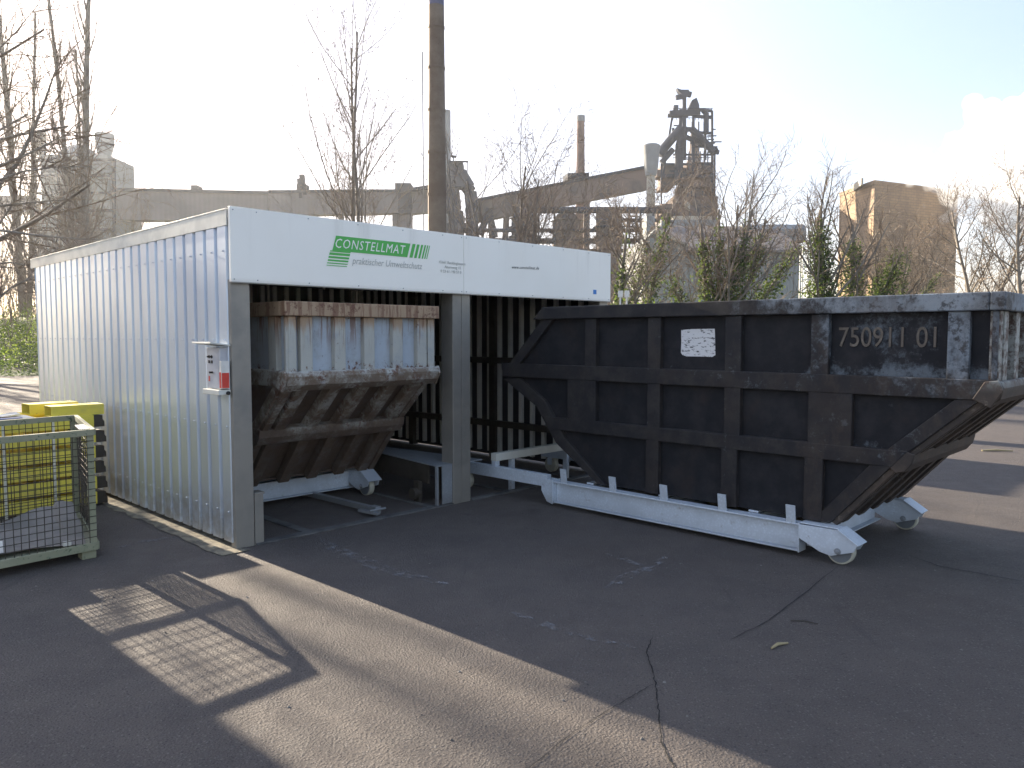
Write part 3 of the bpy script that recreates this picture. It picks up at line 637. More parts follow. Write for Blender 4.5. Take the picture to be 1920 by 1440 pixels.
m = MB(); m.box(-.62,-.50,.015,.05,.118,.150); o = m.build('plastic_cup', M_PAPER, bevel=.006, label='small white plastic piece lying at the front edge inside the mesh cage', cat='plastic litter'); o.location = SW(-.80,.52,0); o.rotation_euler=(0,0,RZ-.05); o.scale=(.45,1,1)
m = crumple(6,4,-.80,-.60,.02,.25, lambda a,b: .16+.03*b+.01*math.sin(5*a)); o = m.build('paper_scrap', M_PAPER, label='crumpled white paper scrap in the mesh cage on the cardboard', cat='paper scrap'); o.location = SW(-.86,.50,.01); o.rotation_euler=(0,0,RZ)

# ------------------------------------------------------------------ yellow stack
SX0,SX1 = -1.75,-.26
words = ['bottom layer of the yellow steel stack, lowest, touching the ground','second layer from the ground in the yellow steel stack','third layer from the ground in the yellow steel stack','fourth layer from the ground in the yellow steel stack','fifth layer of the yellow steel stack, just under the top layer','topmost full layer of the yellow steel stack with papers on it']
LH = .150; ST = SW(0,2.42,0)
def layer_parts(root, lz):
    each('long_beam', M_YEL, root, ((SX0,SX1,0,.12,.022,LH-.012),(SX0,SX1,.70,.82,.022,LH-.012)), .005)
    each('cross_beam', M_YEL, root, [(x,x+.12,.121,.699,.03,LH-.02) for x in (SX0+.05,SX0+.55,SX1-.55,SX1-.17)], .004)
    m = MB(); m.box(SX1+.001,SX1+.05,.01,.11,.02,LH-.010); m.prism([(SX1+.051,.02),(SX1+.10,.02),(SX1+.10,.07),(SX1+.085,.09),(SX1+.085,.13),(SX1+.051,.138)],.02,.10,'y'); m.build('end_bracket', M_DARK, root, bevel=.003); m = MB()
    m.prism([(SX1+.001,.02),(SX1+.10,.02),(SX1+.10,.07),(SX1+.085,.09),(SX1+.085,.138),(SX1+.001,.138)],.72,.80,'y'); m.build('end_bracket', M_DARK, root, bevel=.003)
    each('spacer', M_DARK, root, ((SX0+.1,SX0+.2,.02,.1,0,.0215),(SX1-.2,SX1-.1,.02,.1,0,.0215),(SX0+.1,SX0+.2,.72,.8,0,.0215),(SX1-.2,SX1-.1,.72,.8,0,.0215)))
lay0 = None
for i in range(6):
    if lay0 is None:
        lay0 = empty('yellow_steel_frame', ST, RZ, words[0], 'steel frame', 'yellow frames stacked by the shelter'); layer_parts(lay0, 0); o = lay0
    else:
        o = copy_tree(lay0); o['label'] = words[i]
    o.location = ST + Vector((0,0,LH*i)) + Vector((.006*math.sin(i*2.1),.004*math.cos(i*1.7),0)); o.rotation_euler = (0,0,RZ+.004*math.sin(i*3))
TZ = LH*6-.012
def hollow(loc, L_, Wd, Hh, rz, label):
    m = MB(); t=.006
    m.box(0,L_,0,Wd,0,t); m.box(0,L_,0,Wd,Hh-t,Hh); m.box(0,L_,0,t,t,Hh-t); m.box(0,L_,Wd-t,Wd,t,Hh-t)
    o = m.build('yellow_box_section', M_YEL, label=label, cat='box section', group='yellow box sections on the stack'); o.location = loc; o.rotation_euler = (0,0,rz)
hollow(SW(-.62,2.46,TZ+.001), .46,.22,.10, RZ, 'short open yellow box section on top, nearest the ribbed wall')
hollow(SW(-.70,2.86,TZ+.001), .44,.22,.10, RZ+.06, 'yellow box section behind the nearer one at the right of the stack top')
hollow(SW(-1.72,2.46,TZ+.001), .50,.24,.10, RZ, 'yellow box section at the left end of the stack top')
m = MB(); m.box(0,.40,0,.30,0,.012); o = m.build('document_tray', M_PAPER, label='flat pale board with papers lying on the yellow stack', cat='board', bevel=.002); o.location = SW(-1.16,2.46,TZ+.001); o.rotation_euler=(0,0,RZ)
m = crumple(8,6,0,.30,0,.2,lambda a,b:.018+.006*math.sin(6*a+2)+.004*math.sin(7*b)); o = m.build('paper_stack', M_PAPER, label='curled white papers on the board on the yellow stack', cat='papers'); o.location = SW(-1.15,2.52,TZ+.020); o.rotation_euler=(0,0,RZ+.1)
m = MB(); m.box(0,.24,0,.05,0,.008); o = m.build('blue_folder', M_PBLUE, label='blue printed folder edge under the papers on the yellow stack', cat='folder'); o.location = SW(-1.10,2.43,TZ+.014); o.rotation_euler=(0,0,RZ)
for i,(x,lab) in enumerate(((-1.02,'left white strap running down the front of the yellow stack'),(-.62,'right white strap down the front of the yellow stack'))):
    m = MB(); m.box(x-.011,x+.011,-.006,-.003,.0,TZ+.004); m.box(x-.011,x+.011,-.006,.83,TZ+.0005,TZ+.0045) if i==5 else None
    o = m.build('strap', M_STRAP, label=lab, cat='strap', group='straps round the yellow stack'); o.location = ST; o.rotation_euler=(0,0,RZ)

# unseen cabin added left of the yard as a shade caster (outside the picture; its shade falls across the corner)
ca = empty('shade_cabin', SW(-4.56,4.6,0), RZ, 'grey ribbed cabin, unseen, added to shade the yard corner', 'cabin')
m = ribbed(2.6,.1,3.3,.25,.03,.002); m.build('wall', M_CAB, ca)
m = MB(); m.box(.01,3.02,.01,2.6,.1,3.3); m.build('shade_cabin_body', M_CAB, ca); m = MB(); m.box(-.06,3.03,-.05,2.66,3.301,3.40); m.build('roof', M_GALVD, ca)
m = MB(); m.box(.9,1.7,-.01,.008,.12,2.1); m.build('door', M_FLASH, ca); m = MB(); m.box(0,3.0,0,2.6,0,.099); m.build('shade_plinth', M_CONC, ca)

sb = empty('shade_container', SW(6.2,6.2,0), RZ, 'dark green container, hidden, added behind the shelter to cast shade', 'container')  # unseen block added behind the shelter to cast a shade band
MB().box(.03,2.3,.03,5.0,.12,3.2).build('shade_container_body', M_CAGE, sb); MB().box(0,2.33,0,5.03,3.201,3.3).build('roof', M_CAGE, sb); MB().box(.04,2.29,.04,4.99,0,.119).build('shade_plinth', M_CONC, sb)
# ------------------------------------------------------------------ bank behind the yard
def bank_z(x, y):
    t = max(0,min(1,(y-31)/16)); t = t*t*(3-2*t); return 2.7*t + .25*math.sin(x*.31+y*.2)*t + .15*math.sin(x*1.1+2)*t
m = MB(); xs = [-90+3*i for i in range(75)]; ys = [30.5+1.6*i for i in range(14)] + [56,64,80,110,150,220,330]
vs = [(x,y,bank_z(x,y)-.02 if j else -.05) for j,y in enumerate(ys) for x in xs]; nx = len(xs)
m.add(vs, [(j*nx+i, j*nx+i+1, (j+1)*nx+i+1, (j+1)*nx+i) for j in range(len(ys)-1) for i in range(nx-1)])
m.build('grass_bank', M_GRASSM, smooth=True, kind='structure')

# ------------------------------------------------------------------ trees
def perp(d, rr):
    a = Vector((rr.uniform(-1,1), rr.uniform(-1,1), rr.uniform(-1,1))); p = a - d*a.dot(d)
    return p.normalized() if p.length > 1e-3 else Vector((1,0,0))
def chain(mb, pts, r0, r1, n):
    # one continuous tapered tube
    vs=[]; fs=[]; K=len(pts)
    d0 = (pts[1]-pts[0]).normalized(); x = d0.orthogonal().normalized()
    for k in range(K):
        d = (pts[min(k+1,K-1)]-pts[max(k-1,0)]).normalized(); x = (x-d*x.dot(d)).normalized(); y = d.cross(x); r = r0+(r1-r0)*k/(K-1)
        for i in range(n): a=2*math.pi*i/n; vs.append(pts[k]+(x*math.cos(a)+y*math.sin(a))*r)
    for k in range(K-1):
        for i in range(n): fs.append((k*n+i, k*n+(i+1)%n, (k+1)*n+(i+1)%n, (k+1)*n+i))
    mb.add(vs,fs)
def grow(mbs, p, d, L_, r, lvl, mx, P, rr, skel):
    segs = 6 if lvl==0 else (5 if lvl==1 else (4 if lvl==2 else 3)); pts=[p]; dd=d.copy()
    for i in range(segs):
        dd = (dd + perp(dd,rr)*P['wob'][min(lvl,len(P['wob'])-1)] + Vector((0,0,P['up'][min(lvl,len(P['up'])-1)]))).normalized()
        p = p + dd*(L_/segs); pts.append(p)
    n = 8 if lvl==0 else (5 if lvl==1 else 3)
    end = r*.35 if lvl<mx else r*.4
    chain(mbs[0] if lvl<=P.get('trunklvl',1) else mbs[1], pts, r, end, n)
    if lvl <= 2: skel.append((pts, r, lvl))
    if lvl >= mx: return
    nb = P['n'][lvl]; s0 = P['start'][min(lvl,len(P['start'])-1)]
    for k in range(nb):
        t = s0+(1-s0)*(k+rr.random())/nb; f=t*segs; i=min(int(f),segs-1); q_=pts[i].lerp(pts[i+1],f-i); dl=(pts[i+1]-pts[i]).normalized()
        a = R(rr.gauss(P['ang'][min(lvl,len(P['ang'])-1)],8)); nd=(dl*math.cos(a)+perp(dl,rr)*math.sin(a)).normalized()
        ln = L_*P['len'][min(lvl,len(P['len'])-1)]*(1-P.get('tap',.45)*t)*rr.uniform(.7,1.2)
        grow(mbs, q_, nd, ln, max(r*(1-.6*t)*P['rad'][min(lvl,len(P['rad'])-1)], P['rmin']), lvl+1, mx, P, rr, skel)
def leaves(mb, centre, spread, n, size, rr):
    for _ in range(n):
        c = centre + Vector((rr.gauss(0,spread),rr.gauss(0,spread),rr.gauss(0,spread*1.1)))
        a = Vector((rr.uniform(-1,1),rr.uniform(-1,1),rr.uniform(-1,1))).normalized(); b = a.orthogonal().normalized(); s = size*rr.uniform(.6,1.3)
        mb.add([c-a*s, c+b*s*.6, c+a*s, c-b*s*.6], [(0,1,2,3)])
SP = {
 'poplar': dict(n=[40,7,5], start=[.08,.1,.1], ang=[30,28,32], len=[.24,.40,.45], rad=[.32,.5,.6], wob=[.02,.10,.14,.2], up=[.02,.22,.18,.1], tap=.65, rmin=.010, mx=3),
 'birch':  dict(n=[15,7,6], start=[.20,.15,.1], ang=[36,30,34], len=[.44,.46,.45], rad=[.42,.5,.6], wob=[.04,.10,.16,.2], up=[.03,.13,.06,.03], tap=.30, rmin=.0075, mx=3),
 'fan':    dict(n=[9,8,6], start=[.25,.15,.1], ang=[32,40,44], len=[.58,.54,.52], rad=[.52,.5,.55], wob=[.06,.12,.17,.2], up=[.02,.07,.05,.03], tap=.35, rmin=.009, mx=3),
 'round':  dict(n=[13,10,8], start=[.28,.2,.1], ang=[46,42,42], len=[.58,.52,.48], rad=[.50,.5,.55], wob=[.06,.14,.18,.22], up=[.02,.10,.06,.03], tap=.4, rmin=.010, mx=3),
 'thin':   dict(n=[7,6], start=[.25,.2], ang=[28,34], len=[.45,.45], rad=[.45,.55], wob=[.06,.14,.2], up=[.02,.10,.05], tap=.4, rmin=.009, mx=2),
}
def tree(name, base, stems, sp, label, cat, seed, ivy=0, ivh=.5, buds=0, group=None, twigmat=None, ivs=.07, trunkmat=None, ivl=0, ivr=.16, budmat=None, budsize=.035):
    rr = random.Random(seed); P = SP[sp]; root = empty(name, base, 0, label, cat, group); tm, cm, sk = MB(), MB(), []
    for (lean_az, lean, H_, r) in stems:
        d = Vector((math.cos(lean_az)*math.sin(lean), math.sin(lean_az)*math.sin(lean), math.cos(lean)))
        grow((tm,cm), Vector((math.cos(lean_az)*r*.8, math.sin(lean_az)*r*.8, -.15)), d, H_, r, 0, P['mx'], P, rr, sk)
    tm.build('trunk', trunkmat or M_BARK, root, smooth=True); cm.build('crown', twigmat or M_TWIG, root)
    if ivy:
        im = MB(); top = max(p.z for pts,_,_ in sk for p in pts)
        for pts, r, lvl in sk:
            if lvl > ivl: continue
            for i in range(len(pts)-1):
                l = (pts[i+1]-pts[i]).length; k_ = max(1,int(l/.10))
                for j in range(k_):
                    c = pts[i].lerp(pts[i+1], j/k_)
                    h = c.z/top
                    if h > ivh*rr.uniform(.75,1.1): continue
                    dens = ivy*(1.0 if lvl==0 else .45)
                    leaves(im, c, ivr*(1.15-h*.6/ivh)*(1 if lvl==0 else .7), int(dens*rr.uniform(.5,1.5)), ivs, rr)
        im.build('ivy', M_IVY, root)
    if buds:
        bm_ = MB()
        for pts,r,lvl in sk:
            if lvl < 2: continue
            for p in pts[1:]: leaves(bm_, p, .12, buds, budsize, rr)
        bm_.build('buds', budmat or M_BUD, root)
    return root
def base_at(px, Y): 
    p = W(px,560,Y); z = bank_z(p.x,Y) if Y>30.5 else 0; return Vector((p.x,Y,z-.1))
def topH(py, Y): return W(960,py,Y).z
def hgt(px, py, Y): return topH(py,Y)-base_at(px,Y).z
# left: two poplars and the near tree whose limbs hang into the picture
tree('poplar_tree', base_at(48,60), [(2.9,.03,27,.30),(.5,.05,24,.2)], 'poplar', 'tall slender bare poplar farthest left, limbs drooping across it', 'tree', 21, group='bare poplars at the left')
tree('poplar_tree', base_at(150,58), [(0.3,.02,26.5,.34),(2.8,.035,25,.24),(1.2,.05,20,.16)], 'poplar', 'tall slender bare poplar rising in front of the grey vessel tower', 'tree', 22, group='bare poplars at the left')
near = base_at(-300,19)
SP['near'] = dict(n=[11,9,7,5], start=[.22,.2,.1,.1], ang=[62,40,42,45], len=[.62,.50,.45,.45], rad=[.42,.5,.5,.6], wob=[.05,.11,.16,.2], up=[.01,.035,.0,-.02], tap=.25, rmin=.006, mx=4)
nr = tree('bare_tree', near, [(0.2,.04,11,.24)], 'near', 'near bare tree at the left edge with long limbs reaching in', 'tree', 33, buds=0)
rr = random.Random(12); tm, cm, sk = MB(), MB(), []
PL = dict(n=[0,6,5,4], start=[.1,.15,.1], ang=[40,44,46], len=[.5,.5,.5], rad=[.5,.5,.6], wob=[.1,.16,.2,.24], up=[.0,.03,.0,-.03], tap=.3, rmin=.006, mx=3)
for Y,r0,pts in ((16.5,.075,[(-260,560),(-120,520),(-40,450),(0,345),(32,308),(62,245),(84,190),(103,135),(115,112)]),
                 (16,.06,[(-260,520),(-120,430),(-50,350),(-10,315),(28,300),(70,280),(104,262),(140,245)]),
                 (17,.05,[(-260,600),(-130,560),(-60,500),(0,418),(28,375),(45,322)]),
                 (15.5,.04,[(-250,470),(-100,400),(-20,345),(40,322),(95,314),(170,312)]),
                 (16.5,.04,[(-250,500),(-80,420),(0,386),(60,380),(130,373)]),
                 (15.5,.04,[(-250,540),(-80,460),(0,432),(60,440),(120,446),(190,450)]),
                 (17,.035,[(-250,440),(-80,250),(-10,180),(30,165)]),(17,.035,[(-250,420),(-90,200),(-20,110),(30,60),(62,20)]),
                 (16,.045,[(-260,640),(-110,600),(-20,575),(20,540),(60,520),(100,515)]),(16.5,.035,[(-250,560),(-60,500),(20,492),(90,505)])):
    P3 = [W(px,py,Y+.002*(px+100)) - near for px,py in pts]; P3[0] = Vector((0,0,P3[0].z-.3))
    chain(tm, P3, r0, .008, 6)
    for i in range(3,len(P3)):
        d = (P3[i]-P3[i-1]).normalized()
        for k_ in range(4):
            q_ = P3[i-1].lerp(P3[i], rr.random()); a = R(rr.uniform(30,60)); nd = (d*math.cos(a)+perp(d,rr)*math.sin(a)).normalized()
            grow((tm,cm), q_, nd, rr.uniform(.6,1.5), .014, 2, 3, PL, rr, sk)
tm.build('limb', M_BARK, nr, smooth=True); cm.build('twigs', M_TWIG, nr)
# middle
tree('birch_tree', base_at(672,40), [(3.1,.02,15.6,.13),(.0,.045,15.0,.13),(.6,.10,11,.05),(2.7,.16,10,.05)], 'birch', 'tall feathery bare tree with twin trunks left of the rusty chimney', 'tree', 41, buds=1, budmat=M_TWIG, budsize=.05)
tree('sapling', base_at(735,36), [(3.14,.15,9,.06),(.2,.12,8,.05)], 'thin', 'thin bare sapling between the twin trunked tree and the rusty chimney', 'tree', 42)
tree('sapling', base_at(620,36), [(2.9,.22,7.6,.06),(.4,.06,6,.05)], 'thin', 'thin leaning bare sapling left of the twin trunked tree', 'tree', 43)
tree('sapling', base_at(852,30), [(.1,.10,9.4,.06),(3.0,.05,8.2,.05),(1.2,.2,7,.04)], 'thin', 'thin bare sapling just right of the rusty chimney', 'tree', 44)
tree('fan_tree', base_at(940,32), [(3.1,.06,8.2,.09),(.0,.12,9.0,.10),(.1,.28,8.4,.08),(.1,.42,7.4,.07),(2.9,.32,5.6,.05),(.3,.2,7.6,.07)], 'fan', 'bare tree with many upright stems fanning out above the fascia', 'tree', 45)
tree('sapling', base_at(1030,33), [(2.9,.3,5.2,.05),(.2,.2,5.4,.05),(.1,.5,5,.04)], 'thin', 'low bare sapling above the right end of the fascia', 'tree', 46)
tree('ivy_tree', base_at(1172,34), [(2.9,.03,6.6,.13),(.2,.16,6.0,.09)], 'round', 'slim tree with a narrow ivy covered trunk beyond the shelter end', 'tree', 51, ivy=26, ivh=.62, ivs=.075, ivr=.24)
tree('ivy_tree', base_at(1192,35), [(.15,.13,7.2,.12)], 'round', 'slim ivy covered tree leaning right toward the furnace', 'tree', 52, ivy=26, ivh=.62, ivs=.075, ivr=.24)
tree('ivy_tree', base_at(1345,36), [(3.0,.14,6.6,.17),(.2,.12,7.2,.17),(.0,.40,7.2,.14),(3.0,.55,4.6,.11),(1.5,.1,7.2,.14),(.1,.62,6.6,.11),(.0,.25,7.4,.12)], 'fan', 'wide spreading bare tree with ivy on its many low stems', 'tree', 53, ivy=30, ivh=.55, ivs=.08, ivr=.30)
tree('ivy_tree', base_at(1548,36), [(3.1,.03,7.3,.20),(1.6,.08,7.0,.18)], 'fan', 'ivy clad tree left of the brown tower, thick dark green', 'tree', 54, ivy=70, ivh=.60, ivs=.075, ivr=.42)
tree('ivy_tree', base_at(1592,36.5), [(.1,.05,6.4,.20),(.1,.50,5.6,.10)], 'fan', 'ivy clad tree right beside the thick one, its limb reaching right over the brown tower', 'tree', 55, ivy=60, ivh=.58, ivs=.075, ivr=.38)
tree('ivy_tree', base_at(1655,37), [(2.8,.07,5.0,.09),(.2,.22,4.8,.09),(.1,.5,5,.07)], 'fan', 'small ivy sprigged tree in front of the brown tower', 'tree', 56, ivy=20, ivh=.62, ivs=.06, ivr=.18)
tree('bare_tree', base_at(1845,40), [(3.0,.18,7.0,.12),(.2,.22,7.0,.12)], 'round', 'bare spreading tree right of the brown tower', 'tree', 57)
tree('bare_tree', base_at(1935,38), [(3.0,.25,7.6,.13),(.2,.12,8.5,.12)], 'round', 'bare tree at the right edge of the view', 'tree', 58)
tree('bare_tree', base_at(1700,44), [(3.0,.22,3.8,.06),(.2,.30,4.2,.06)], 'thin', 'bare fan shaped bush before the middle of the brown tower', 'tree', 59)
# scrub behind the shelter and on the bank
def scrub(name, spans, label, seed, mat=None):
    rr = random.Random(seed); tm = MB()
    for (px0,px1,Y0,Y1,n,h0,h1) in spans:
        for i in range(n):
            Y = rr.uniform(Y0,Y1); b = base_at(rr.uniform(px0,px1), Y); H_ = rr.uniform(h0,h1); sk=[]
            for s in range(rr.choice((2,3,3,4))):
                az = rr.uniform(0,6.28); ln = rr.uniform(.05,.5); d = Vector((math.cos(az)*math.sin(ln), math.sin(az)*math.sin(ln), math.cos(ln)))
                P = dict(n=[7,4], start=[.15,.1], ang=[32,38], len=[.42,.45], rad=[.5,.6], wob=[.08,.15,.2], up=[.03,.06,.02], tap=.4, rmin=.010, mx=2)
                grow((tm,tm), b, d, H_*rr.uniform(.7,1), .024, 0, 2, P, rr, sk)
    tm.build(name, mat or M_TWIG, label=label, cat='scrub', kind='stuff')
scrub('scrub', [(190,560,38,60,46,3.4,6.6)], 'tangled bare brown scrub rising behind the shelter roof under the gallery', 71)
scrub('scrub', [(-150,260,33,60,80,2.5,8)], 'tangled bare scrub below the left poplars', 72)
scrub('scrub', [(560,900,36,55,18,2.2,4.6),(880,1180,38,60,6,2.0,3.4)], 'low tangled bare scrub above the middle of the fascia', 73)
scrub('scrub', [(1150,1520,38,62,18,.8,1.7)], 'low brown scrub along the base of the grey shed', 74)
scrub('scrub', [(1590,1820,38,60,26,1.2,3.2),(1810,1960,38,60,28,2.2,4.6)], 'tangled bare scrub before the brown tower and rightwards', 75)
def leafy(name, spans, label, seed, mat, cat='bush'):
    rr = random.Random(seed); tm = MB()
    for (px0,px1,Y0,Y1,n,h,per) in spans:
        for i in range(n):
            Y = rr.uniform(Y0,Y1); b = base_at(rr.uniform(px0,px1), Y) + Vector((0,0,rr.uniform(.1,h)))
            leaves(tm, b, .22, per, .045, rr)
    tm.build(name, mat, label=label, cat=cat, kind='stuff')
leafy('green_bush', [(1175,1300,33,36,170,1.5,45)], 'fresh green undergrowth between the slim ivy trees and the wide tree', 81, M_BUD)
leafy('green_bush', [(-60,85,33,40,110,1.6,16)], 'yellow green budding undergrowth on the left bank', 82, M_BUD)
leafy('ground_ivy', [(-80,120,31.5,46,260,.6,40)], 'dark green ivy and grass cover on the left bank', 83, M_IVY, 'ground cover')
# trees standing outside the picture toward the sun; their shade streaks the asphalt
for i,(x,y,h,r,lab) in enumerate(((-44,44,15,.35,'bare tree farthest beyond the shade cabin'),(-33,40,12,.25,'slimmer bare tree beyond the shade cabin'))):
    tree('bare_tree', Vector((x,y,bank_z(x,y) if y>30.5 else 0)), [(i,.06,h,r),(i+2,.14,h*.8,r*.7)], 'round', lab, 'tree', 90+i)

for i,(u_,v_,h,rd,lab) in enumerate(((-1.35,27,12,.10,'slender bare sapling by the yard, sunward of the shade cabin'),(-.85,33,13,.11,'slender bare tree sunward of the shelter corner'),(-2.1,30,12,.12,'slender bare tree left of the shade cabin line'))):
    p = SW(u_,v_); tree('sapling', Vector((p.x,p.y,bank_z(p.x,p.y) if p.y>30.5 else 0)), [(i,.01,h,rd),(i+2,.25,h*.6,rd*.5)], 'thin', lab, 'tree', 120+i)
# ------------------------------------------------------------------ rusty steel chimney
def chim_mat():
    k = N('rusty_chimney_steel'); x,y,z = k.xyz()
    c = k.mix(k.ramp(k.noise(1.2,6,.65),.35,.7), (.16,.115,.08), (.24,.19,.14))
    st = k.noise(3,5,.6,(1,1,.08)); c = k.mix(k.math('MULTIPLY', k.ramp(st,.5,.75), .6), c, (.10,.075,.055)); c = k.mix(k.ramp(k.noise(9,5,.7),.60,.72), c, (.13,.065,.04))
    k.col(c); k.rough(.6,.85,st); k.b.inputs['Metallic'].default_value=.15; return k.m
M_CH = chim_mat(); M_CHB = simple('purple_grey_band', (.16,.155,.22), .6); M_CHL = simple('light_band', (.34,.32,.27), .6)
CYD = 20.5; cb0 = W(820,430,CYD); sc_ = CYD/FOC
ch = empty('rusty_chimney', Vector((cb0.x,CYD,0)), 0, 'tall rusty banded steel chimney behind the shelter', 'chimney')
zt = topH(-60,CYD); 
def rad(z): return .27 - .062*(z/topH(20,CYD))
zs = [0]; 
for py in (365,286,207,128,52): zs.append(topH(py,CYD))
zs.append(zt+1.5)
for i in range(len(zs)-1):
    z0,z1 = zs[i],zs[i+1]; m = MB(); m.tube((0,0,z0+.012),(0,0,z1-.012),rad(z0),rad(z1),40); m.build('pipe_section', M_CH, ch, smooth=False)
for z in zs[1:-1]: MB().tube((0,0,z-.03),(0,0,z+.03),rad(z)+.012,None,40).build('flange', M_CH, ch)
m = MB(); m.tube((0,0,topH(50,CYD)),(0,0,topH(25,CYD)),rad(12)+.013,rad(12)+.012,40); m.build('painted_band', M_CHB, ch); m = MB(); m.tube((0,0,topH(12,CYD)),(0,0,topH(-20,CYD)),rad(12)+.012,None,40); m.build('painted_band', M_CHB, ch)
m = MB(); m.tube((0,0,topH(24,CYD)),(0,0,topH(13,CYD)),rad(12)+.011,None,40); m.build('painted_band', M_CHL, ch)
m = MB(); m.box(-.37,-.345,-.02,.02,0,9); m.build('cable_duct', M_CHL, ch)

# ------------------------------------------------------------------ steelworks
M_RUST = simple('rusty_steelwork', (.16,.115,.095), .85, 0, (.085,.075,.072), .18, .4,.65); M_STEEL = simple('dark_steelwork', (.030,.036,.055), .8, 0, (.02,.024,.036), .2)
M_GREYW = simple('grey_cladding', (.26,.27,.27), .8, 0, (.20,.205,.21), .1); M_CREAM = simple('pale_cladding', (.40,.37,.31), .8)
def ribclad(name, c, c2, scale):
    k = N(name); x,y,z = k.xyz(); w_ = k.n.new('ShaderNodeTexWave'); w_.inputs['Scale'].default_value = scale; w_.bands_direction='X'; k.link(k.tc.outputs['Object'], w_.inputs['Vector'])
    f = k.ramp(k.noise(.12,6,.65),.35,.7); c0 = k.mix(f,c,c2); c1 = k.mix(k.math('MULTIPLY', w_.outputs['Fac'], .22), c0, tuple(v*.55 for v in c)); c1 = k.mix(k.math('MULTIPLY',k.ramp(k.noise(.35,6,.7,(1,1,.15)),.5,.75),.5), c1, (.14,.10,.075)); k.col(c1); k.rough(.8); return k.m
M_CLAD = ribclad('ribbed_grey_cladding', (.24,.255,.25), (.19,.195,.19), .5); M_GAL = ribclad('gallery_cladding', (.19,.165,.16), (.13,.115,.115), .35); M_ROOF = ribclad('brown_shed_roof', (.17,.15,.14), (.13,.11,.10), .4)
def B(m, px0, py0, px1, py1, Y, depth):                 # a solid block seen between these sight lines
    a = W(px0,py1,Y); b = W(px1,py0,Y); m.box(a.x,b.x,Y,Y+depth,a.z,b.z); return m
def Bar(m, pa, pb, Y, w_, Y2=None, h_=None): m.bar(W(pa[0],pa[1],Y), W(pb[0],pb[1],Y2 or Y), w_, h_ or w_); return m
def ground0(m, px0, px1, py0, Y, depth): a = W(px0,py0,Y); b = W(px1,py0,Y); m.box(a.x,b.x,Y,Y+depth,-.5,a.z); return m
# vessel tower, far left
Yv = 170
vt = empty('vessel_tower', Vector((0,0,0)), 0, 'big pale domed vessel tower behind the left poplars', 'industrial tower')
c = W(108,260,Yv); m = MB(); rr_ = 38*Yv/FOC; m.lathe((c.x,Yv+8,0), [(rr_,0),(rr_,topH(285,Yv)),(rr_*.86,topH(272,Yv)),(rr_*.5,topH(260,Yv)),(rr_*.15,topH(255,Yv))], 32); m.build('dome_vessel', M_GREYW, vt, smooth=False)
c = W(187,260,Yv); rr_ = 14*Yv/FOC; m = MB(); m.lathe((c.x,Yv+2,0), [(rr_*.75,0),(rr_*.75,topH(290,Yv)),(rr_*1.15,topH(268,Yv)),(rr_*1.2,topH(247,Yv)),(rr_*1.05,topH(246,Yv))], 24); m.build('tank', M_GREYW, vt)
m = MB(); ground0(m,67,215,395,Yv-3,12); ground0(m,75,202,290,Yv-2.5,11.5); m.build('tower_block', M_CLAD, vt)
m = MB(); 
for py in (300,330,362,395,430): Bar(m,(64,py),(216,py),Yv-4,.5)
for px in (66,110,160,214): Bar(m,(px,300),(px,520),Yv-4,.5)
Bar(m,(214,305),(214,360),Yv-1,.35); Bar(m,(76,247),(76,290),Yv+1,1.6); Bar(m,(68,247),(86,247),Yv+1,.5)
m.build('steel_frame', M_STEEL, vt)
# conveyor galleries
ga = empty('conveyor_gallery', Vector((0,0,0)), 0, 'long level conveyor gallery left of the rusty chimney', 'conveyor bridge')
m = MB(); m.bar(W(-80,385,165), W(70,385,168), 4, 30*165/FOC); m.bar(W(205,387,170), W(500,391,185), 4, 52*175/FOC); m.bar(W(500,384,185), W(745,381,200), 4, 42*190/FOC); m.build('gallery', M_GAL, ga)
m = MB(); m.bar(W(205,358,170), W(500,364,185), 4.6, .7); m.bar(W(500,362,185), W(745,360,200), 4.6, .7); B(m,358,347,370,362,178,3); B(m,741,343,770,400,198,5); m.bar(W(745,362,199),W(806,352,200),4,.8); m.build('roof', M_STEEL, ga)
m = MB(); m.bar(W(745,382,200), W(860,372,204), 4, 44*200/FOC); m.build('gallery', M_GAL, ga)
for px,Y in ((330,178),(480,184),(560,188),(640,193),(740,199)): MB().bar(W(px,400,Y), Vector((W(px,400,Y).x,Y,0)), 1.1, 1.1).build('trestle_leg', M_GAL, ga)
m = MB(); B(m,745,400,772,620,199,2); m.build('trestle_leg', M_GAL, ga)
sg = MB(); Bar(sg,(561,335),(564,372),187,.9); Bar(sg,(566,328),(571,372),188,1.1); B(sg,556,345,574,365,187,3); sg.build('headgear', M_STEEL, ga)
gb = empty('inclined_conveyor', Vector((0,0,0)), 0, 'rusty brown inclined conveyor climbing right to the furnace', 'conveyor bridge')
m = MB(); m.bar(W(885,399,200), W(1210,338,212), 4, 38*204/FOC); m.build('gallery', M_RUST, gb)
m = MB(); m.bar(W(885,379,200), W(1210,315,212), 5, .7); m.bar(W(1060,334,206),W(1100,333,207),5,1.6); m.build('roof', M_STEEL, gb)
for a_,b_ in ((W(950,400,202),W(937,400,202)),(W(920,405,201),W(935,400,201)),(W(1100,370,207),W(1100,370,207))): MB().bar(a_, Vector((b_.x,b_.y,0)), 1.6,1.6).build('trestle_leg', M_RUST, gb)
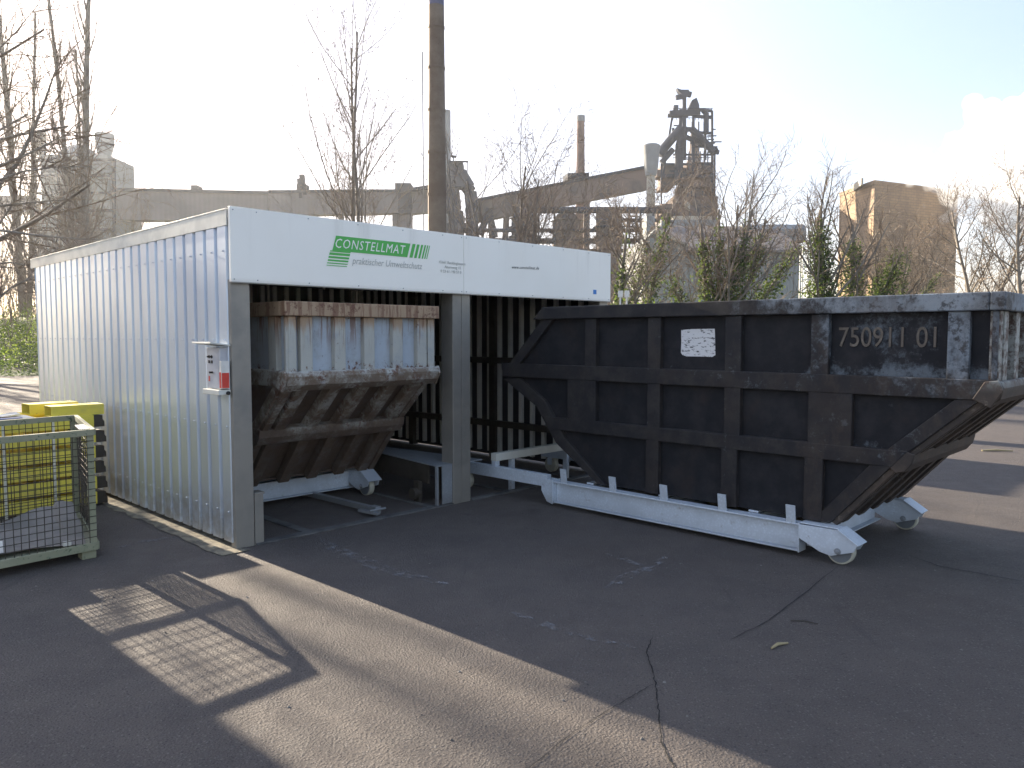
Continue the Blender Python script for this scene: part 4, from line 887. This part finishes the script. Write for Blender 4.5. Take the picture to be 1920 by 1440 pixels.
# dust catcher structure right behind the chimney
dc = empty('dust_catcher', Vector((0,0,0)), 0, 'dark steel dust catcher with downcomer pipes right of the rusty chimney', 'industrial structure')
m = MB(); Yd=195; c = W(838,207,Yd); m.tube((c.x,Yd,0),(c.x,Yd,c.z),.9,.9,16); m.build('stack', M_GREYW, dc)
m = MB(); 
for pts,r_ in (([(842,345),(868,340),(882,360),(885,390),(885,470)],1.6),([(842,320),(862,325),(878,352)],1.8),([(850,395),(853,430),(850,470)],1.3)):
    for i in range(len(pts)-1): m.tube(W(*pts[i],Yd),W(*pts[i+1],Yd),r_,r_,12)
m.build('downcomer', M_STEEL, dc)
m = MB(); B(m,838,304,868,330,Yd-2,5); B(m,838,330,872,350,Yd-2,5); B(m,836,352,858,400,Yd-1.5,4); B(m,838,418,895,434,Yd-1,4); B(m,836,400,845,620,Yd,4); B(m,858,395,868,620,Yd,3); B(m,878,395,889,620,Yd,3); m.build('hopper', M_STEEL, dc)
m = MB(); Bar(m,(838,303),(878,303),Yd-3,.4); Bar(m,(876,302),(876,335),Yd-3,.25); Bar(m,(846,293),(856,294),Yd-3,.5); Bar(m,(918,392),(900,440),Yd,1.6); Bar(m,(916,392),(928,445),Yd,1.6); Bar(m,(850,293),(850,303),Yd-3,.25)
m.build('railing', M_STEEL, dc)
# brick chimney
bc = empty('brick_chimney', Vector((0,0,0)), 0, 'slender brick chimney left of the blast furnace', 'chimney')
Yb=215; c = W(1089,217,Yb); m = MB(); m.tube((c.x,Yb,0),(c.x,Yb,c.z-.4),1.75,1.02,28); m.build('shaft', simple('old_brick', (.20,.13,.10), .9, 0, (.15,.10,.085), .3), bc)
m = MB(); m.tube((c.x,Yb,c.z-1.6),(c.x,Yb,c.z),1.14,1.14,28); m.build('cap', M_GREYW, bc)
# stoves and low plant
for px,r_,top,lab in ((983,24,392,'domed hot stove nearest the fan shaped tree'),(1062,26,396,'domed hot stove left of the brick chimney base'),(1142,24,392,'flat topped stove right of the brick chimney')):
    Ys=190; c = W(px,400,Ys); R_ = r_*Ys/FOC; zt_ = topH(top,Ys); st = empty('hot_stove', Vector((c.x,Ys,0)), 0, lab, 'stove')
    prof = [(R_,0),(R_,zt_-R_*.75),(R_*1.15,zt_-R_*.72),(R_*.92,zt_-R_*.68),(R_*.7,zt_-R_*.25),(R_*.3,zt_-.1),(R_*.1,zt_)] if px<1100 else [(R_,0),(R_,zt_-.5),(R_*1.08,zt_-.45),(R_*1.05,zt_)]
    m = MB(); m.lathe((0,0,0), prof, 28); m.build('shell', M_RUST if px>1000 else M_STEEL, st)
    m = MB(); m.lathe((0,0,0), [(R_*1.25,zt_-R_*1.5),(R_*1.25,zt_-R_*1.5+.35)], 28); m.lathe((0,0,0), [(R_*1.2,zt_-R_*2.2),(R_*1.2,zt_-R_*2.2+.35)], 28); m.build('platform', M_STEEL, st)
pr = empty('pipe_rack', Vector((0,0,0)), 0, 'horizontal pipes and platforms among the stoves', 'pipe rack'); m = MB()
for py,x0,x1,t_ in ((394,990,1240,.8),(432,900,1240,.5),(452,890,1240,.7),(470,900,1260,.5),(413,1120,1230,.5)): m.tube(W(x0,py,186),W(x1,py,192),t_,t_,10)
for px in (905,945,1010,1040,1100,1180,1193,1201,1225): Bar(m,(px,394 if px>1000 else 440),(px,620),188,.45)
for py in (405,425,448,475,500): Bar(m,(1180,py),(1203,py+2),188,.35)
m.build('pipes', M_STEEL, pr)
# water tower
wt = empty('water_tower', Vector((W(1221,300,200).x,200,0)), 0, 'flared cylindrical water tower left of the blast furnace', 'water tower'); q_=200/FOC
m = MB(); m.lathe((0,0,0), [(8*q_,0),(8*q_,topH(330,200))], 24); m.build('column', M_CREAM, wt)
m = MB(); m.lathe((0,0,0), [(10*q_,topH(330,200)),(13*q_,topH(312,200)),(14.5*q_,topH(290,200)),(16*q_,topH(276,200)),(16*q_,topH(273,200)),(13*q_,topH(271,200))], 28); m.build('tank', M_GREYW, wt)
# blast furnace
Yf=225; bf = empty('blast_furnace', Vector((0,0,0)), 0, 'rusty blast furnace with dark steel top frame and skip bridge', 'blast furnace')
m = MB()
for a,b,t_ in (((1262,208),(1243,330),.7),((1335,208),(1336,440),.8),((1322,205),(1322,300),.9),((1300,200),(1300,330),.9),((1283,180),(1283,300),1.3),((1277,205),(1270,330),1.2),((1340,285),(1340,440),.6),((1240,300),(1240,440),.6),((1298,228),(1298,300),.6),((1310,228),(1310,330),.5)): Bar(m,a,b,Yf,t_*.75)
for a,b,t_ in (((1255,214),(1312,210),1.6),((1300,205),(1335,208),.7),((1252,217),(1290,217),.9),((1300,218),(1335,220),.8),((1276,240),(1300,242),.8),((1298,248),(1337,250),.7),((1298,275),(1345,276),.5),((1282,255),(1345,283),1.1),((1262,290),(1340,290),.5),((1294,268),(1340,268),.5),((1240,308),(1336,308),.6),((1240,330),(1336,330),.9),((1328,282),(1348,286),1.1),((1262,262),(1262,240),.6)): Bar(m,a,b,Yf,t_)
for i in range(7): Bar(m,(1292+7*i,284),(1292+7*i,308),Yf,.3)
rf_ = random.Random(8)
for i in range(46):
    x = rf_.uniform(1240,1338); y = rf_.uniform(232,400); l_ = rf_.uniform(8,30)
    if x < 1262 and y < 300: continue
    if rf_.random() < .5: Bar(m,(x,y),(x+l_*.7,y),Yf-1-rf_.random()*3,.3)
    else: Bar(m,(x,y),(x,y+l_),Yf-1-rf_.random()*3,.3)
for y in (208,226,262,300,320,352): 
    for x in range(1262,1338,6): Bar(m,(x,y),(x,y-5),Yf-3.2,.14)
    Bar(m,(1262,y-5),(1337,y-5),Yf-3.2,.16)
m.build('top_frame', M_STEEL, bf)
m = MB()
for pts,r_ in (([(1235,290),(1258,262),(1278,240)],1.3),([(1240,305),(1262,280)],.8),([(1283,240),(1274,275),(1272,330),(1272,345)],1.25),([(1298,243),(1318,262),(1338,285)],1.0),([(1318,206),(1324,212),(1324,250)],.8)):
    for i in range(len(pts)-1): m.tube(W(*pts[i],Yf-1),W(*pts[i+1],Yf-1),r_,r_,12)
m.build('gas_uptake', M_STEEL, bf)
m = MB(); m.prism([(W(x,y,Yf).x,W(x,y,Yf).z) for x,y in ((1290,205),(1296,190),(1304,186),(1309,200),(1309,207))], Yf-1.5,Yf+1.5,'y'); m.prism([(W(x,y,Yf).x,W(x,y,Yf).z) for x,y in ((1268,167),(1276,170),(1290,170),(1292,176),(1285,185),(1278,184),(1276,178),(1270,172))], Yf-1,Yf+1,'y'); Bar(m,(1267,183),(1280,181),Yf,1.2); Bar(m,(1288,176),(1296,178),Yf,1.3)
Bar(m,(1267,198),(1267,206),Yf,1.3); m.build('bell_hoist', M_STEEL, bf)
m = MB(); c = W(1300,330,Yf+6); m.lathe((c.x,Yf+6,0), [(5.2,0),(5.2,topH(395,Yf)),(6.4,topH(380,Yf)),(5.0,topH(345,Yf)),(2.6,topH(315,Yf)),(1.4,topH(280,Yf)),(1.0,topH(240,Yf))], 24); m.build('furnace_shell', M_RUST, bf)
m = MB(); B(m,1240,308,1268,345,Yf+1,6); B(m,1288,304,1334,324,Yf,9); B(m,1240,345,1262,352,Yf,8); B(m,1290,324,1334,345,Yf+2,7); B(m,1282,342,1336,350,Yf-1,9); B(m,1232,318,1262,330,Yf,6); m.build('casting_floor', M_RUST, bf)
m = MB(); B(m,1262,368,1346,412,Yf-1,12); ground0(m,1232,1345,400,Yf+2,12); B(m,1240,382,1275,402,Yf-2,9); m.build('cast_house', M_RUST, bf)
m = MB(); 
a = W(1292,378,Yf-1.2); b = W(1292,398,Yf-1.2); m.prism([(W(x,y,Yf).x,W(x,y,Yf).z) for x,y in ((1280,375),(1292,382),(1292,398),(1282,392))], Yf-1.3,Yf-1.05,'y'); B(m,1228,385,1240,400,Yf-2.5,1); B(m,1262,405,1335,418,Yf-4,3); m.build('pale_panel', M_CREAM, bf)
for px in (1302,1312,1322): pass
# long grey shed with gable
Yg=120
gs = empty('sinter_shed', Vector((0,0,0)), 0, 'long low grey shed with brown sloping roof under the furnace', 'industrial shed')
gx = lambda x,y,Y: (W(x,y,Y).x, W(x,y,Y).z)
m = MB(); p = [gx(1210,560,Yg),gx(1210,450,Yg),gx(1230,428,Yg),gx(1290,462,Yg),gx(1290,560,Yg)]; p[0]=(p[0][0],-.5); p[-1]=(p[-1][0],-.5); m.prism(p, Yg, Yg+30, 'y'); m.build('gable_end', M_CLAD, gs)
m = MB(); a,b = gx(1290,468,Yg),gx(1508,470,Yg); m.box(a[0]+.02,b[0],Yg+.3,Yg+28,-.5,a[1]); m.build('long_wall', M_CLAD, gs)
m = MB(); y0,y1 = Yg-.6,Yg+16; z0 = W(1300,470,Yg).z; z1 = W(1300,428,Yg+16).z; xa = W(1256,440,Yg).x; xb = W(1512,470,Yg).x
m.add([(xa+2.2,y0,z0-.3),(xb,y0,z0-.3),(xb,y1,z1),(xa,y1,z1),(xa+2.2,y0,z0+.05),(xb,y0,z0+.05),(xb,y1,z1+.35),(xa,y1,z1+.35)], [(0,3,2,1),(4,5,6,7),(0,1,5,4),(1,2,6,5),(2,3,7,6),(3,0,4,7)]); m.build('roof', M_ROOF, gs)
m = MB(); m.prism([gx(1230,426,Yg-.2),gx(1290,460,Yg-.2),gx(1290,464,Yg-.2),gx(1230,436,Yg-.2)], Yg-.5, Yg-.2, 'y'); m.prism([gx(1229,433,Yg-.2),gx(1255,446,Yg-.2),gx(1255,456,Yg-.2),gx(1231,444,Yg-.2)], Yg-.55, Yg-.35, 'y'); m.build('gable_trim', M_CREAM, gs)
m = MB(); a,b = gx(1385,424,Yg+17),gx(1500,424,Yg+17); c_ = gx(1385,446,Yg+17); m.prism([(Yg+14,c_[1]-1),(Yg+14,a[1]-.9),(Yg+15,a[1]),(Yg+23,a[1]),(Yg+24,a[1]-.9),(Yg+24,c_[1]-1)], a[0], b[0], 'x'); m.build('roof_monitor', M_GREYW, gs)
m = MB(); B(m,1240,412,1345,430,Yg+20,8); B(m,1212,405,1228,440,Yg+15,5); m.build('upper_block', M_GREYW, gs)
# white lattice post
lp = empty('lattice_post', Vector((W(1512,500,60).x,60,bank_z(10,60)-.2)), 0, 'white steel ladder like lattice post beside the ivy tree', 'lattice post'); z_t = topH(462,60)-bank_z(10,60)+.2
m = MB(); w_=.30
for x,y in ((-w_,0),(w_,0),(-w_,.5),(w_,.5)): m.bar((x,y,0),(x,y,z_t),.08,.08)
zz=.3
while zz < z_t: m.bar((-w_,0,zz),(w_,0,zz),.05,.05); m.bar((-w_,.5,zz),(w_,.5,zz),.05,.05); m.bar((-w_,0,zz),(w_,0,min(zz+1.0,z_t)),.04,.04); zz += 1.0
m.build('lattice', simple('white_steel', (.65,.65,.62), .6), lp)
# brown brick tower (coke quenching)
def brick():
    k = N('brown_brick'); b = k.n.new('ShaderNodeTexBrick'); b.inputs['Scale'].default_value = 1.0; b.inputs['Color1'].default_value=(.36,.25,.15,1); b.inputs['Color2'].default_value=(.29,.20,.125,1); b.inputs['Mortar'].default_value=(.22,.17,.12,1)
    b.inputs['Brick Width'].default_value=1.4; b.inputs['Row Height'].default_value=.55; b.inputs['Mortar Size'].default_value=.05
    mp = k.n.new('ShaderNodeMapping'); mp.inputs['Rotation'].default_value=(R(90),0,0); k.link(k.tc.outputs['Object'], mp.inputs[0]); k.link(mp.outputs[0], b.inputs['Vector'])
    n = k.noise(.12,6,.65,(1,1,.4)); c = k.mix(k.math('MULTIPLY',k.ramp(n,.42,.68),.6), b.outputs['Color'], (.15,.115,.09)); k.col(c); k.rough(.9); return k.m
M_BR = brick(); Yt=160
A_ = W(1640,340,Yt); Bv = W(1575,346,Yt+14); Cv = W(1797,347,Yt+11)
bt_ = empty('quenching_tower', Vector((0,0,0)), 0, 'big square brown brick tower giving off white steam', 'industrial tower')
pl = [(A_.x,A_.y),(Cv.x,Cv.y),(Cv.x+(Bv.x-A_.x),Cv.y+(Bv.y-A_.y)),(Bv.x,Bv.y)]; zt_=A_.z
m = MB(); m.prism(pl, -.5, zt_, 'z'); m.build('wall', M_BR, bt_)
m = MB(); cxm = sum(p[0] for p in pl)/4; cym = sum(p[1] for p in pl)/4
pl2 = [(cxm+(x-cxm)*1.012, cym+(y-cym)*1.012) for x,y in pl]; m.prism(pl2, zt_-.5, zt_+.25, 'z'); m.build('coping', M_BR, bt_)
m = MB(); m.bar(Vector((Bv.x+1.5,Bv.y-1.0,zt_+.2)), Vector((A_.x-2,A_.y+1.2,zt_+.2)), .4, 1.4); m.build('railing', M_CREAM, bt_)

# small road signs peeking above the skip
for px,lab in ((1163,'small white post left of its twin beyond the skip rim'),(1175,'small white post right of its twin beyond the skip rim')):
    p = base_at(px,29); m = MB(); m.tube((0,0,0),(0,0,topH(545,29)),.035,None,10); m.box(-.09,.09,-.045,-.036,topH(545,29)-.25,topH(545,29)); o = m.build('marker_post', M_PAPER, label=lab, cat='post', group='white marker posts'); o.location=(p.x,29,0)

# ------------------------------------------------------------------ steam plume and haze
def vol(name, dens, aniso, col=(1,1,1), noisy=None):
    mt = bpy.data.materials.new(name); mt.use_nodes = True; t = mt.node_tree; t.nodes.remove(t.nodes['Principled BSDF'])
    v = t.nodes.new('ShaderNodeVolumePrincipled'); v.inputs['Density'].default_value = dens; v.inputs['Anisotropy'].default_value = aniso; v.inputs['Color'].default_value = (*col,1)
    t.links.new(v.outputs[0], t.nodes['Material Output'].inputs['Volume'])
    return mt, t, v
import bmesh
def plume():
    rr = random.Random(4); bm = bmesh.new()
    def ball(c, r):
        ret = bmesh.ops.create_icosphere(bm, subdivisions=2, radius=r, matrix=Matrix.Translation(c))
    Y = 150
    def along(px,py,Yy,r): ball(W(px,py,Yy), r*Yy/FOC)
    for px,py,r in ((1870,240,42),(1845,215,30),(1790,262,26),(1740,292,20),(1700,320,15),(1650,338,9),(1680,340,12),(1710,338,16),(1745,345,22),(1775,365,24),(1790,400,20),(1765,415,15),(1745,440,10),(1735,385,10),(1800,340,34),(1760,315,22),(1845,325,55),(1890,300,70),(1850,385,42),(1930,360,75),(1960,270,85),(1900,240,45),(1828,202,24),(1826,232,20),(1852,262,40),(1910,195,36),(1945,190,40),(1800,290,30),(1880,430,42),(1950,450,55),(2010,380,90),(2030,240,90)):
        for k_ in range(4): along(px+rr.uniform(-.5,.5)*r, py+rr.uniform(-.5,.5)*r, Y-2+rr.uniform(-3,9), r*rr.uniform(.45,.85))
    me = bpy.data.meshes.new('steam'); bm.to_mesh(me); bm.free(); o = bpy.data.objects.new('steam', me); COL.objects.link(o)
    m = o.modifiers.new('merge','REMESH'); m.mode='VOXEL'; m.voxel_size=.9
    mt,t,v = vol('white_steam', .11, .0); me.materials.append(mt)
    tag(o, 'white steam plume drifting right from the brown brick tower', 'steam', kind='stuff')
plume()
mt,t,v = vol('haze_air', .00026, .6, (.93,.965,1))
MB().box(-420,420,-60,420,-1.5,95).build('haze', mt, label='pale winter haze filling the air', cat='haze', kind='stuff')
